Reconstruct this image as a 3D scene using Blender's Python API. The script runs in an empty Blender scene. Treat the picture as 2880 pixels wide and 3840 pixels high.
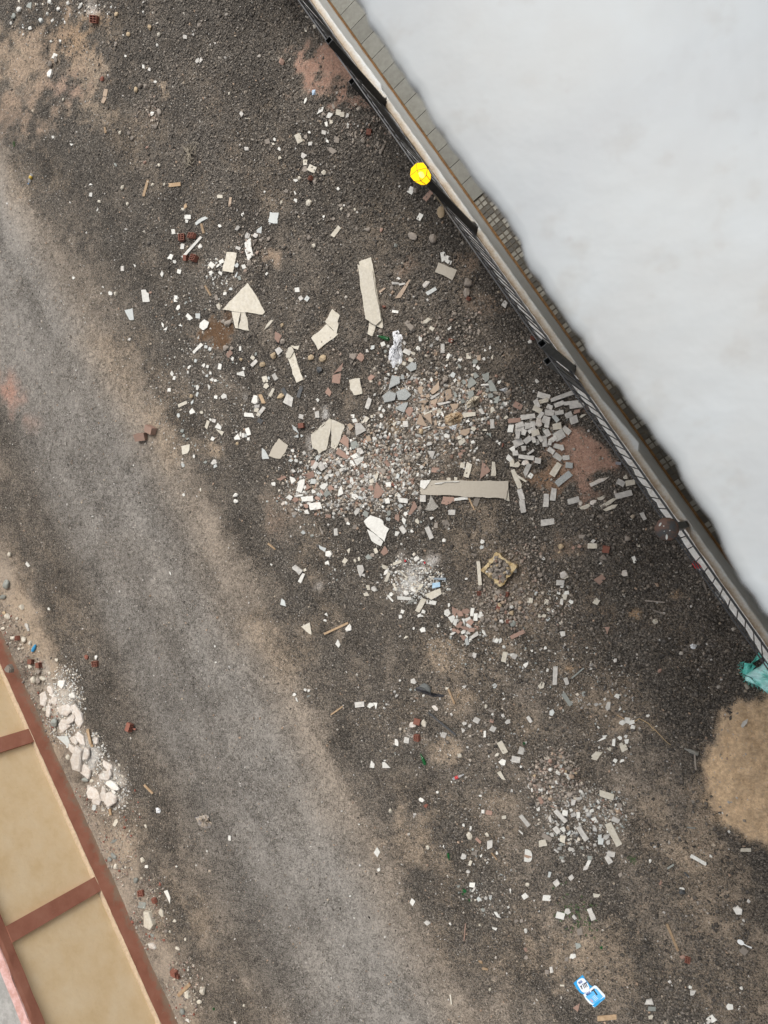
import bpy, math, random
import numpy as np
from mathutils import Vector, Matrix

# ------------------------------------------------------------------ camera, sky, sun, exposure
SC = bpy.context.scene
COL = SC.collection
H = 12.0                      # eye height above the street
TH = math.radians(25.4)       # how far the lens is turned away from straight down
FPX = 2884.0                  # focal length in photograph pixels (photo is 2880 x 3840)
cam_d = bpy.data.cameras.new('camera')
cam = bpy.data.objects.new('camera', cam_d)
COL.objects.link(cam)
SC.camera = cam
RGT = Vector((math.cos(TH), 0, -math.sin(TH)))
UPV = Vector((0, 1, 0))
FWD = Vector((-math.sin(TH), 0, -math.cos(TH)))
m = Matrix((RGT, UPV, -FWD)).transposed().to_4x4()
m.translation = (0, 0, H)
cam.matrix_world = m
cam_d.sensor_fit = 'VERTICAL'
cam_d.sensor_height = 36.0
cam_d.sensor_width = 27.0
cam_d.lens = 36.0 * FPX / 3840.0
cam_d.clip_start = 0.02
cam_d.clip_end = 2000
cam_d.dof.use_dof = True
cam_d.dof.focus_distance = 13.0
cam_d.dof.aperture_fstop = 11

SUN_EL, SUN_AZ = math.radians(60), math.radians(93)     # azimuth in world XY, from +X
wd = bpy.data.worlds.new('World')
SC.world = wd
wd.use_nodes = True
nt = wd.node_tree
nt.nodes.clear()
sky = nt.nodes.new('ShaderNodeTexSky')
sky.sky_type = 'NISHITA'
sky.sun_disc = False
sky.sun_elevation = SUN_EL
sky.sun_rotation = math.radians(90) - SUN_AZ
sky.air_density = 1.0
sky.dust_density = 6.0
sky.ozone_density = 1.0
hs = nt.nodes.new('ShaderNodeHueSaturation')
hs.inputs['Saturation'].default_value = 0.22
bg = nt.nodes.new('ShaderNodeBackground')
bg.inputs['Strength'].default_value = 0.15
wo = nt.nodes.new('ShaderNodeOutputWorld')
nt.links.new(sky.outputs[0], hs.inputs['Color'])
nt.links.new(hs.outputs[0], bg.inputs['Color'])
nt.links.new(bg.outputs[0], wo.inputs['Surface'])
sl = bpy.data.lights.new('sun', 'SUN')
sl.energy = 1.0
sl.angle = math.radians(18)
sl.color = (1.0, 0.965, 0.91)
so = bpy.data.objects.new('sun', sl)
COL.objects.link(so)
sd = Vector((math.cos(SUN_AZ) * math.cos(SUN_EL), math.sin(SUN_AZ) * math.cos(SUN_EL), math.sin(SUN_EL)))
so.rotation_euler = sd.to_track_quat('Z', 'Y').to_euler()
so.location = sd * 40
SC.view_settings.view_transform = 'Standard'
SC.view_settings.look = 'None'
SC.view_settings.exposure = 0.33
SC.view_settings.gamma = 1.0
SC.view_settings.use_curve_mapping = False
SC.render.engine = 'CYCLES'

# ------------------------------------------------------------------ helpers
R = random.Random(11)
NR = np.random.default_rng(5)
ST, CT = math.sin(TH), math.cos(TH)

def ray(px, py):
    a, b = px - 1440.0, 1920.0 - py
    return (-ST * FPX + CT * a, b, -CT * FPX - ST * a)

def at(px, py, z=0.0):
    """world point seen at a photograph pixel, on the level z"""
    d = ray(px, py)
    t = (H - z) / -d[2]
    return Vector((d[0] * t, d[1] * t, z))

def pix(x, y, z=0.0):
    """photograph pixel of world points (numpy friendly)"""
    dz = z - H
    c = -(x * ST + dz * CT)
    return 1440.0 + FPX * (x * CT - dz * ST) / c, 1920.0 - FPX * y / c

SD = Vector((.5535, -.8329, 0))         # along the boundary wall
ND = Vector((.8329, .5535, 0))          # across the street, towards our building
def W(s, n, z): return SD * s + ND * n + Vector((0, 0, z))

def new_mesh(name, verts, faces):
    me = bpy.data.meshes.new(name)
    me.from_pydata([tuple(v) for v in verts], [], faces)
    me.update()
    return me

def obj(name, me, material=None, parent=None, kind=None):
    o = bpy.data.objects.new(name, me)
    COL.objects.link(o)
    if material is not None and me is not None:
        if not me.materials:
            me.materials.append(material)
        else:
            o.material_slots[0].link = 'OBJECT'
            o.material_slots[0].material = material
    if parent is not None: o.parent = parent
    if kind: o['kind'] = kind
    return o

def empty(name, loc=(0, 0, 0)):
    o = bpy.data.objects.new(name, None)
    COL.objects.link(o)
    o.location = loc
    o.empty_display_size = 0.1
    return o

def tag(o, label, cat, group=None):
    o['label'] = label
    o['category'] = cat
    if group: o['group'] = group
    return o

class MB:
    """collects shapes into one mesh"""
    def __init__(s): s.v, s.f = [], []
    def add(s, verts, faces):
        b = len(s.v)
        s.v += [tuple(v) for v in verts]
        s.f += [tuple(i + b for i in f) for f in faces]
    def box(s, c, ax, ay, az):
        """centre and three half-axis vectors"""
        c = Vector(c)
        vs = [c + ax * i + ay * j + az * k for k in (-1, 1) for j in (-1, 1) for i in (-1, 1)]
        s.add(vs, [(0, 2, 3, 1), (4, 5, 7, 6), (0, 1, 5, 4), (2, 6, 7, 3), (0, 4, 6, 2), (1, 3, 7, 5)])
    def snbox(s, s0, s1, n0, n1, z0, z1):
        s.box(W((s0 + s1) / 2, (n0 + n1) / 2, (z0 + z1) / 2), SD * ((s1 - s0) / 2), ND * ((n1 - n0) / 2), Vector((0, 0, (z1 - z0) / 2)))
    def tube(s, pts, rad, seg=8):
        pts = [Vector(p) for p in pts]
        rs = rad if isinstance(rad, (list, tuple)) else [rad] * len(pts)
        b = len(s.v)
        for i, p in enumerate(pts):
            d = (pts[min(i + 1, len(pts) - 1)] - pts[max(i - 1, 0)]).normalized()
            u = d.cross(Vector((0.123, 0.31, 0.94))).normalized()
            w = d.cross(u)
            for k in range(seg):
                a = 2 * math.pi * k / seg
                s.v.append(tuple(p + (u * math.cos(a) + w * math.sin(a)) * rs[i]))
        for i in range(len(pts) - 1):
            for k in range(seg):
                a, c = b + i * seg + k, b + i * seg + (k + 1) % seg
                s.f.append((a, c, c + seg, a + seg))
        s.f.append(tuple(b + k for k in range(seg))[::-1])
        s.f.append(tuple(b + (len(pts) - 1) * seg + k for k in range(seg)))
    def prism(s, top, th):
        """polygon of 3-D points, extruded downwards"""
        top = [Vector(p) for p in top]
        ar = sum(top[i].x * top[(i + 1) % len(top)].y - top[(i + 1) % len(top)].x * top[i].y for i in range(len(top)))
        if ar < 0: top = top[::-1]
        n = len(top)
        s.add(top + [p - Vector((0, 0, th)) for p in top],
              [tuple(range(n)), tuple(range(2 * n - 1, n - 1, -1))] +
              [(i, i + n, (i + 1) % n + n, (i + 1) % n) for i in range(n)])
    def build(s, name, material, parent=None, smooth=False, kind=None):
        me = new_mesh(name, s.v, s.f)
        if smooth:
            for p in me.polygons: p.use_smooth = True
        return obj(name, me, material, parent, kind)

# ------------------------------------------------------------------ smooth value noise for the terrain
_T = np.random.default_rng(99).random((256, 256))
def vnoise(x, y, sc):
    x, y = np.asarray(x) * sc + 1000.3, np.asarray(y) * sc + 1000.7
    xi, yi = np.floor(x).astype(int), np.floor(y).astype(int)
    fx, fy = x - xi, y - yi
    fx, fy = fx * fx * (3 - 2 * fx), fy * fy * (3 - 2 * fy)
    g = lambda i, j: _T[i % 256, j % 256]
    return (g(xi, yi) * (1 - fx) + g(xi + 1, yi) * fx) * (1 - fy) + (g(xi, yi + 1) * (1 - fx) + g(xi + 1, yi + 1) * fx) * fy
def fbm(x, y, sc, oc=4):
    a, t, w = 0, 0, 1.0
    for k in range(oc):
        a = a + vnoise(x, y, sc * 2 ** k) * w
        t += w; w *= .5
    return a / t
def sstep(a, b, x):
    t = np.clip((x - a) / (b - a), 0, 1)
    return t * t * (3 - 2 * t)

# ------------------------------------------------------------------ materials
def nodes(name):
    mt = bpy.data.materials.new(name)
    mt.use_nodes = True
    t = mt.node_tree
    return mt, t, t.nodes['Principled BSDF'], t.nodes.new, t.links.new

def mathn(t, op, a, b=None, c=None, clamp=False):
    n = t.nodes.new('ShaderNodeMath')
    n.operation = op
    n.use_clamp = clamp
    for i, v in enumerate((a, b, c)):
        if v is None: continue
        if isinstance(v, (int, float)): n.inputs[i].default_value = v
        else: t.links.new(v, n.inputs[i])
    return n.outputs[0]

def mixc(t, f, a, b, mode='MIX'):
    n = t.nodes.new('ShaderNodeMix')
    n.data_type = 'RGBA'
    n.blend_type = mode
    for i, v in ((0, f), (6, a), (7, b)):
        if isinstance(v, (int, float)): n.inputs[i].default_value = v
        elif isinstance(v, tuple): n.inputs[i].default_value = (*v[:3], 1)
        else: t.links.new(v, n.inputs[i])
    return n.outputs[2]

def noisen(t, sc, det=4, rough=.55, vec=None):
    n = t.nodes.new('ShaderNodeTexNoise')
    n.inputs['Scale'].default_value = sc
    n.inputs['Detail'].default_value = det
    n.inputs['Roughness'].default_value = rough
    if vec is None:
        vec = t.nodes.new('ShaderNodeNewGeometry').outputs['Position']
    t.links.new(vec, n.inputs['Vector'])
    return n.outputs['Fac']

def rampn(t, fac, stops):
    n = t.nodes.new('ShaderNodeValToRGB')
    while len(n.color_ramp.elements) < len(stops): n.color_ramp.elements.new(0.5)
    for e, (p, c) in zip(n.color_ramp.elements, stops):
        e.position = p
        e.color = (*c, 1) if isinstance(c, tuple) else (c, c, c, 1)
    t.links.new(fac, n.inputs[0])
    return n.outputs[0]

def bumpn(t, p, h, strength=.4, dist=.01):
    b = t.nodes.new('ShaderNodeBump')
    b.inputs['Strength'].default_value = strength
    b.inputs['Distance'].default_value = dist
    t.links.new(h, b.inputs['Height'])
    t.links.new(b.outputs[0], p.inputs['Normal'])

DUST = (.20, .165, .13)
def piece_mat(name, col, rough=.6, var=.22, dirt=.35, vein=None, speck=None, bump=.25):
    """broken building stuff: each piece a little lighter or darker, dusty, finely uneven"""
    mt, t, p, N, L = nodes(name)
    oi = N('ShaderNodeObjectInfo')
    v = mathn(t, 'MULTIPLY_ADD', oi.outputs['Random'], 2 * var, 1 - var)
    rnd = N('ShaderNodeVectorMath'); rnd.operation = 'SCALE'
    geo = N('ShaderNodeNewGeometry')
    comb = N('ShaderNodeCombineXYZ')
    L(mathn(t, 'MULTIPLY', oi.outputs['Random'], 37.0), comb.inputs[2])
    add = N('ShaderNodeVectorMath'); add.operation = 'ADD'
    L(geo.outputs['Position'], add.inputs[0]); L(comb.outputs[0], add.inputs[1])
    P = add.outputs[0]
    c = col
    if vein:
        nz = noisen(t, 14, 6, .65, P)
        c = mixc(t, rampn(t, nz, [(.42, 0.0), (.62, 1.0)]), c, vein)
    if speck:
        nz = noisen(t, 160, 2, .5, P)
        c = mixc(t, rampn(t, nz, [(.5, 0.0), (.58, 1.0)]), c, speck)
    hv = N('ShaderNodeHueSaturation')
    if isinstance(c, tuple): hv.inputs['Color'].default_value = (*c, 1)
    else: L(c, hv.inputs['Color'])
    L(v, hv.inputs['Value'])
    d1 = noisen(t, 22, 5, .7, P)
    c2 = mixc(t, mathn(t, 'MULTIPLY', rampn(t, d1, [(.40, 0.0), (.72, 1.0)]), dirt), hv.outputs[0], DUST)
    L(c2, p.inputs['Base Color'])
    p.inputs['Roughness'].default_value = rough
    p.inputs['Specular IOR Level'].default_value = .3
    bumpn(t, p, noisen(t, 70, 4, .6, P), bump, .006)
    return mt

PM = {
    'W': piece_mat('glazed_white', (.62, .61, .565), .45, .13, .30),
    'C': piece_mat('cream_body', (.50, .46, .375), .6, .12, .32, vein=(.54, .505, .43)),
    'E': piece_mat('grey_beige_tile', (.40, .36, .295), .55, .08, .18),
    'L': piece_mat('pale_blue_grey', (.46, .48, .465), .45, .16, .30),
    'M': piece_mat('grey_marble', (.50, .48, .44), .5, .18, .30, vein=(.39, .375, .35)),
    'G': piece_mat('grey_granite', (.245, .26, .25), .5, .08, .15, speck=(.40, .41, .40)),
    'S': piece_mat('green_slate', (.23, .245, .225), .55, .2, .3),
    'K': piece_mat('red_brown_tile', (.275, .175, .135), .65, .22, .35),
    'B': piece_mat('tan_tile', (.34, .255, .185), .6, .16, .3),
    'R': piece_mat('grey_brown_stone', (.235, .205, .175), .8, .3, .3, bump=.6),
    'Y': piece_mat('ochre_stone', (.40, .31, .20), .85, .2, .3, bump=.6),
    'D': piece_mat('charcoal_piece', (.055, .06, .065), .6, .2, .3),
    'T': piece_mat('fired_brick', (.205, .078, .054), .8, .22, .25),
    'O': piece_mat('raw_wood', (.35, .25, .155), .7, .25, .3, vein=(.27, .18, .10)),
    'Z': piece_mat('pattern_tile', (.36, .34, .30), .5, .05, .1),
    'plaster': piece_mat('pinkish_plaster', (.52, .46, .40), .9, .14, .35, vein=(.60, .57, .53), bump=.7),
    'plasterW': piece_mat('white_plaster', (.68, .66, .61), .9, .1, .25, bump=.7),
}
# ornament on the patterned shard
def _pattern():
    t = PM['Z'].node_tree
    p = t.nodes['Principled BSDF']
    g = t.nodes.new('ShaderNodeNewGeometry')
    wv = t.nodes.new('ShaderNodeTexWave'); wv.wave_type = 'RINGS'; wv.inputs['Scale'].default_value = 13; wv.inputs['Distortion'].default_value = 9
    wv.inputs['Detail Scale'].default_value = 6
    t.links.new(g.outputs['Position'], wv.inputs['Vector'])
    old = p.inputs['Base Color'].links[0].from_socket
    t.links.new(mixc(t, rampn(t, wv.outputs['Fac'], [(.45, 0.0), (.55, .75)]), old, (.12, .105, .09)), p.inputs['Base Color'])
_pattern()

def plain(name, col, rough=.6, metal=0, bump=0, bs=60, var=.0, vs=6, col2=None, emit=None):
    mt, t, p, N, L = nodes(name)
    p.inputs['Roughness'].default_value = rough
    p.inputs['Metallic'].default_value = metal
    p.inputs['Base Color'].default_value = (*col, 1)
    if col2:
        L(mixc(t, rampn(t, noisen(t, vs, 6, .65), [(.4, 0.0), (.62, 1.0)]), col, col2), p.inputs['Base Color'])
    if bump: bumpn(t, p, noisen(t, bs, 5, .6), bump, .01)
    return mt

M_BLACK = plain('black_painted_steel', (.016, .017, .018), .42, 0, .15, 90, col2=(.03, .03, .03), vs=30)
M_RAIL = plain('dark_railing_paint', (.03, .031, .034), .4, 0, .1, 90, col2=(.05, .05, .052), vs=25)
M_TUBE_SHADE = plain('tube_shade_plate', (.004, .004, .004), .9)  # near-black colour stands for the shade inside an open tube
DATA = """
@ 600 760 3.456
P C 1135 1040 1358 1415 1330 1448 805 1385 |slab large triangular cream porcelain slab broken off at one corner
P C 925 1395 1045 1420 1010 1628 975 1625 |slab cream slab fragment tucked under the large triangular slab
P C 1055 1415 1105 1420 1155 1659 1015 1630 |slab second cream slab fragment beneath the large triangular slab
P C 860 640 992 655 945 905 810 885 |slab greyish cream rectangular tile above the large triangular slab
P W 1175 460 1207 680 1140 765 1092 520 |slab pointed white marble piece with cement patch on its face
P L 1420 120 1540 130 1522 268 1402 250 |slab square pale blue-grey tile with round cement stain
P L 455 260 585 178 622 200 465 295 |slab pale grey notched strip lying across a small wood strip
w O 547 333 130 30 75
P W 515 430 545 445 305 725 280 700 |plast long bright white plastic profile beside red hollow bricks
b T 295 465 62 80 -15; b T 430 440 92 66 5; b T 350 715 46 72 10; b T 460 735 80 82 15
w O 618 1138 148 24 60
r W 355 182 88 55 2; r W 345 238 40 40 10; r W 172 375 50 65 -10; r W 290 563 48 75 8; r W 138 700 50 70 25; q W 187 763 50 40 40; P W 28 880 48 920 25 968 2 925; r W 245 893 55 55 15
P W 1080 115 1087 150 1065 180 1050 155; r R 1250 138 50 45 35; q M 1000 330 75 55 -30; P L 1255 350 1322 305 1308 398 1250 385; q M 1135 425 70 90 0; r M 1235 425 55 50 30; r M 1010 585 55 40 20; r W 670 805 70 60 35; r W 797 763 65 55 -30; q W 755 810 40 75 30; q W 655 910 60 55 -20; q W 780 920 50 55; q L 990 810 50 60; P L 965 960 1000 890 1003 920 985 972; q S 1030 975 60 55 10; q W 1380 920 55 45; r W 203 1247 50 80 0; q W 235 1357 50 80 30; r W 375 1480 80 50 45; r L 487 1468 50 60 0; P W 510 1560 570 1510 638 1550 615 1620 560 1655 505 1615; t W 262 1592 60 35; q W 35 1585 30 75; t W 70 1630 45 70; q W 840 1175 35 50; r R 730 1230 35 60 -15; q R 545 1095 50 50; q L 915 1120 45 40; r W 1085 830 50 45 -15
c C 1412 1573 175 48 -45; c C 765 1350 50 110 -20; c W 520 565 62 85 -20
s R 1230 500 65 60; s R 1155 785 75 80; s R 880 1560 100 80; s R 820 1540 70 60; c W 770 298 50 36; s R 1305 485 50 40; s R 1410 475 50 45; s Y 1580 1590 50 45
@ 1080 960 3.456
P C 915 75 1075 15 1232 915 1222 938 1055 865 |slab long cream plank slab lying underneath another, its corner showing above
P C 890 105 1090 190 1208 838 1130 898 1005 815 |slab long narrow cream plank slab, upright in the photo
P C 1050 865 1140 905 1090 1042 1030 1010 |slab small cream slab end below the long upright plank
P C 298 1060 500 885 520 905 630 1000 650 1012 392 1218 |slab lower half of the bent-looking cream slab
P C 570 685 670 770 640 850 655 890 630 1005 520 900 480 850 |slab upper half of the bent-looking cream slab
P C -30 1260 80 1245 195 1600 110 1645 |slab narrow cream plank left of the red-brown triangle tile
P C 0 1190 45 1170 75 1230 25 1320 -25 1315 |slab curled cream slab end lying on the narrow plank
P C 35 1160 145 1160 130 1215 70 1195 |slab small peeled cream slab scrap at the narrow plank's top
r W 117 437 60 55 -10; r M 163 547 50 50 -30; r L 245 550 50 60 40; q W 1430 293 50 40; r M 1387 352 88 27 2; r M 1477 362 85 27 -8; P B 1570 302 1588 310 1460 540 1385 550; r B 1225 440 100 22 -40; r W 1390 720 75 38 5; P R 1545 825 1630 920 1592 970 1510 870
r W 1230 1143 55 50 -20; q L 1093 1183 60 65; q R 1005 1087 50 50; q M 1025 1232 45 50; q S 1265 1235 40 45; q M 1300 1168 40 40; q M 1503 1130 45 60; r M 1540 1240 100 60 30; q C 1620 1260 50 60; r C 1590 1345 60 55 30; q C 1508 1395 60 50
P G 1525 1440 1600 1370 1662 1395 1662 1465 1590 1498 |granite grey granite piece just below right of the clear plastic bag
c R 848 1300 115 95 10; c K 940 1315 95 125 15
s Y 295 1315 80 75; s Y 450 1325 88 90; s D 405 1475 75 80; s R 240 1115 40 40; s R 1195 975 60 55; s R 1345 410 50 60
P K 710 1380 690 1490 640 1500 580 1530; P K 580 1545 685 1520 668 1655 568 1640; b T 1250 665 60 42 15; s R 650 480 36 45
@ 1560 960 3.456
P E 290 82 532 180 470 312 243 205 |slab smooth grey-beige rectangular tile near the railing's upper part
P W 312 -45 375 -60 390 45 333 80; P W 395 -10 440 5 445 55 415 105 375 70; q W 448 88 30 55 30
c C 130 365 75 150 60; r L 198 455 145 50 -30; s R 668 345 110 125 ; s R 655 475 85 125; b T 690 560 42 46 30; q M 1150 625 75 100 10; c C 140 840 62 160 65 ; r C 203 937 60 40 30; r W 437 935 55 22 -35; r M 345 1195 52 120 0; r W 57 1070 38 65 0; q W 25 1195 50 60; q M 275 1070 60 45; b T 465 1093 55 45 20; r W 403 1122 35 25; c R 708 978 50 75 -30; q W 415 1300 45 85 20; q W 570 1340 45 60; r C 680 1297 60 72 0; r B 812 1318 45 65 0; q M 880 1333 45 45; t W 893 1222 35 35; q W 957 1188 35 55; t C 995 1310 50 70; q S 765 1370 70 65; q W 753 1422 40 50; q W 798 1450 60 55; q S 565 1428 35 70; q W 395 1420 35 40
P S 735 1520 770 1505 820 1560 760 1590; P S 850 1530 945 1505 948 1600 900 1640; P S 665 1620 710 1565 785 1640 735 1700
c W 1480 1105 65 60; b T 1525 1065 50 50; q M 1565 1620 60 65; q W 505 1615 45 55; q W 1075 1640 40 40; q L 480 1540 65 70; q M 565 1580 45 50
s R 385 1590 75 70; s R 760 1090 45 40; s R 500 750 50 55; s R 560 755 40 45; s R 780 755 40 50; s R 710 1390 35 50; s R 1130 1575 45 55; s R 845 670 40 30; s R 1300 1100 35 35; s R 960 45 40 30
@ 600 1240 3.456
P W 525 155 558 185 440 300 422 275; r L 593 207 42 40 10; r L 648 237 38 45 10; s R 855 225 85 80; s R 928 232 55 50; P K 850 300 910 245 945 290 880 355 ; r W 1040 230 30 55 -5; q W 938 365 40 60; q L 460 390 40 50; q W 563 455 45 60; q W 613 460 45 50; r W 773 465 50 75 8; r C 1200 350 50 50 35; P M 1168 440 1240 368 1265 400 1195 472; P W 995 545 1085 518 1100 595 995 570; r W 1086 488 30 32; s Y 1327 440 75 62; s Y 1470 320 70 95; P M 1485 245 1540 208 1592 260 1530 318
r C 1360 628 65 80 -10; r M 1485 597 52 85 -30; q C 1375 715 70 75; r C 1445 800 40 115 30; r L 1410 615 35 35 30; s Y 1560 850 95 65; c W 1235 905 105 130 20; q M 1255 980 85 50; P O 1270 830 1310 820 1368 940 1320 945; r M 1318 1028 45 100 35; r C 1247 1028 55 50 20; r C 1275 1088 45 45 35; P W 1090 1060 1200 1068 1222 1128 1090 1112; r D 1295 1170 60 55 30; r D 1610 790 50 95 -30
r W 117 765 45 42 3; q W 152 555 38 75; r W 185 615 30 48 15; q W 378 470 30 60; q M 360 535 30 45; q R 447 543 45 32; t M 560 535 35 60; q W 652 545 35 40; q L 605 585 40 40; q W 667 637 45 50; q W 717 645 40 38; q W 483 735 50 60; P W 620 692 650 725 630 768; q L 480 825 45 60; P W 785 850 825 812 862 832 865 868 800 883; r W 720 865 32 42; r C 290 950 120 48 -25; P W 415 1000 455 1060 390 1085 380 1045; q C 538 1060 50 40; q L 415 930 30 75; q L 237 1097 38 55; P C 605 1158 642 1175 612 1278 580 1245; q W 655 1150 25 40; r M 697 1163 38 42 15; P W 710 1255 750 1193 797 1250 785 1285; P C 715 1275 830 1310 808 1362; t R 805 1225 40 40; q S 285 1297 50 48; q S 305 1363 42 48; q S 358 1400 35 32; P C 270 1495 385 1472 382 1550 355 1590 285 1607; r W 682 1402 45 45 30; P W 955 1388 1008 1332 1043 1410 970 1413; r W 1043 1343 22 55; r W 1075 1355 30 60 5; r L 1113 1360 25 45 15; r W 1140 1305 48 100 -20; r W 1142 1403 38 40 5
P E 1540 1395 1659 1490 1560 1659 1405 1620 |slab rough grey-beige textured tile left of the big overlapping slabs
P L 1320 1520 1360 1545 1415 1659 1320 1659; P M 1645 812 1725 870 1705 990 1595 925; P K 1495 10 1575 60 1530 160 1488 110; s R 1590 140 60 70; q S 1240 300 40 50; q W 440 1630 35 45
s Y 405 850 45 55; s R 1300 1490 30 35; s Y 1000 1465 40 45; s R 745 350 30 45; s Y 1050 375 35 50
@ 1080 1400 3.456
P C 390 720 540 580 560 610 300 790 |slab thin cream slab edge beneath the big overlapping slabs
P C 560 595 725 665 735 700 640 940 605 985 553 950 |slab right one of the big overlapping cream slabs
P C 295 795 400 720 520 625 560 610 545 780 520 905 495 990 400 1045 375 990 320 970 300 870 |slab left one of the big overlapping cream slabs
P C 790 90 935 62 962 262 850 282 800 200 |slab squarish cream tile between terracotta pieces and grey granite
P G 1345 22 1448 50 1450 125 1305 198 |granite topmost of the four large grey granite pieces
P G 1470 15 1500 20 1508 75 1455 72 |granite tiny grey granite chip right of the topmost granite piece
P G 1225 290 1310 225 1400 260 1385 345 1245 378 |granite left one of the four large grey granite pieces
P G 1400 240 1515 188 1597 275 1530 345 1425 345 |granite right one of the four large grey granite pieces
P G 1385 450 1500 380 1555 375 1505 510 |granite lowest of the four large grey granite pieces
P K 520 180 565 245 540 300 472 255; P K 735 795 785 850 780 975 670 885; P K 650 965 795 1080 760 1112 622 1040; P K 1145 1400 1245 1530 1170 1620 1108 1610; P K 1550 440 1610 435 1622 480 1575 565 1515 490; P K 1030 60 1075 10 1130 40 1060 110
P M 1040 310 1085 335 1040 465 992 445; P M 345 500 405 485 405 575 350 575; r M 167 557 55 55 15; P L 50 665 105 705 140 780 70 730; t L 105 815 75 50; t L 172 812 60 40; t M 315 705 60 25; b T 187 680 70 62 -10; r W 837 555 50 50 -5; r W 863 612 50 45 -15; r C 1010 600 55 70 35; q C 1082 560 40 50; q W 1205 545 40 65; q W 1185 453 45 55; q W 1237 480 45 45; P C 1345 655 1415 622 1375 690; r M 1522 655 65 80 -5; q W 1195 700 35 30; P M 870 650 935 640 1010 740 880 810; P B 765 665 800 645 855 690 800 745; P B 1010 815 1060 810 1080 870 1020 890; P S 815 895 880 870 920 950 820 985; s W 820 875 40 45; s W 1428 873 45 48; P M 880 975 940 965 990 1030 940 1050
P W 810 1075 885 1028 915 1090 850 1108; P W 845 1120 985 1075 970 1135 890 1200; P W 800 1125 835 1130 875 1195 810 1205; r M 355 1195 60 95 35; r M 430 1205 65 110 -35; q L 385 1090 60 85 20; q W 475 1165 60 45; P K 295 1130 345 1125 350 1185 305 1200; P K 180 1330 330 1265 345 1340 270 1370 190 1310; P W 18 1335 80 1355 105 1390 45 1435; P W 150 1380 215 1370 215 1420 175 1550 105 1525; r L 325 1400 70 65 5; P W 405 1460 470 1420 522 1440 470 1510 420 1490; q K 555 1487 85 75; P W 690 1450 715 1560 645 1595 655 1520; P S 455 1560 510 1510 555 1560 490 1605; P K 240 1425 300 1480 220 1525; q M 495 1350 70 60; q W 560 1325 55 50; q M 640 1300 60 70; q R 855 1290 70 60; P W 805 1345 835 1345 855 1420 840 1450 800 1410; q C 1085 1395 65 70; P C 1105 1305 1175 1290 1160 1350 1143 1392; q W 955 1405 50 45; q W 1010 1443 30 34; q M 805 1465 50 50; q M 620 1470 40 60; P W 820 1560 880 1560 915 1600 870 1640 830 1610; q L 940 1615 60 70; t M 1000 1620 60 60; P W 0 1575 40 1580 58 1610 20 1645; P W 165 1600 325 1585 325 1660 180 1660; P W 105 1575 200 1565 190 1590 110 1600; q K 380 1615 70 60; q K 100 1635 80 50; P W 1260 1415 1330 1405 1335 1470 1275 1470; q T 1360 1445 50 50; t W 1400 1475 50 50; q W 1500 1435 40 60; q L 1425 1330 45 70; q W 1480 1270 35 70; q W 1355 1260 40 60; t W 1530 970 50 60; t S 1310 1080 60 55; q K 1280 1170 60 90; q R 1230 1270 90 80; q W 1290 1640 70 55; r M 1480 1640 80 40 5; q K 1070 1490 80 70; r D 150 240 45 150 15; q W 385 345 45 55; c C 340 460 40 40
q W 700 1195 60 50; q M 540 1275 60 60; q L 400 1290 70 40; q M 690 1250 50 50; q R 800 1280 50 40; q W 910 1300 35 60; q K 960 1330 60 50; q W 1000 1195 50 60; q S 1450 955 45 50; q W 1120 845 60 50; q M 1200 830 45 40; q K 1400 1060 60 55; q R 1180 1250 60 60; q W 60 1000 55 50; q M 210 1030 50 60; q L 40 1130 70 40; q W 105 1130 45 55; q W 90 1080 35 40; q M 70 1270 70 40; q L 420 1350 50 40; q W 215 1480 30 55; q K 440 1540 40 70; q L 390 1570 50 40; q W 330 1530 50 60; q M 770 1525 60 30; q L 870 1530 55 45; q K 970 1500 60 50; q M 1015 1380 55 40; q W 740 990 45 35; q W 770 1030 45 60; q K 1300 1350 60 40; q R 1520 1490 50 40; q W 1440 1590 55 45; t W 1325 1585 40 40; q R 1380 1530 50 45
@ 1560 1400 3.456
P E 55 1395 185 1390 1195 1392 1195 1480 1170 1628 730 1605 60 1570 |slab longest cream slab, lying level with splintered upper edge
P C 1197 1455 1210 1659 1140 1635 1175 1560 |slab thin pale slab corner under the longest slab's right end
P W 60 1385 190 1380 105 1500 50 1470 |slab white broken crust on the longest slab's left end
P W 240 1424 560 1398 562 1406 245 1436 |slab thin white splinter along the longest slab's top edge
P B 300 90 303 205 215 270 180 235; P B 360 220 360 360 270 385; P B 388 215 455 200 468 300 385 360; P B 440 395 555 390 540 440 480 490; P B 45 515 155 695 0 660; P B 95 545 195 510 208 665; P B 75 405 130 465 65 500; P B 20 200 55 165 92 180 80 255 55 270; P B 185 360 285 320 260 400 195 400; P B 280 385 355 380 350 460; P B 245 690 395 690 345 725; P C 600 515 770 500 775 550 620 575; P B 575 740 695 708 690 770 640 810 570 790; q B 150 290 65 70; q B 255 645 50 70; q C 305 500 50 90 10; P B 60 270 130 300 60 305; P B 25 375 100 345 155 360 130 388; q B 215 425 70 40; q B 145 440 50 50; q B 240 520 50 60; q K 700 500 55 60; q B 735 205 50 60; q K 830 240 80 50 -40
P M 180 320 300 250 310 265 200 340; P M 270 385 450 365 455 375 300 415; P S 480 215 540 295 500 325; P C 98 520 205 490 205 500 105 540
P S 715 50 785 120 690 195 660 160; P S 850 10 945 -5 945 80 900 120; P S 925 95 975 85 1055 230 960 235; P S 670 240 740 215 750 280 690 340; P S 900 180 955 200 920 260; P S 930 270 990 255 1000 310 940 320; P S 1000 330 1085 290 1060 390 1010 385; t S 1115 385 60 80; q S 610 355 55 90; t S 960 795 70 60; q S 620 110 60 70
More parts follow.
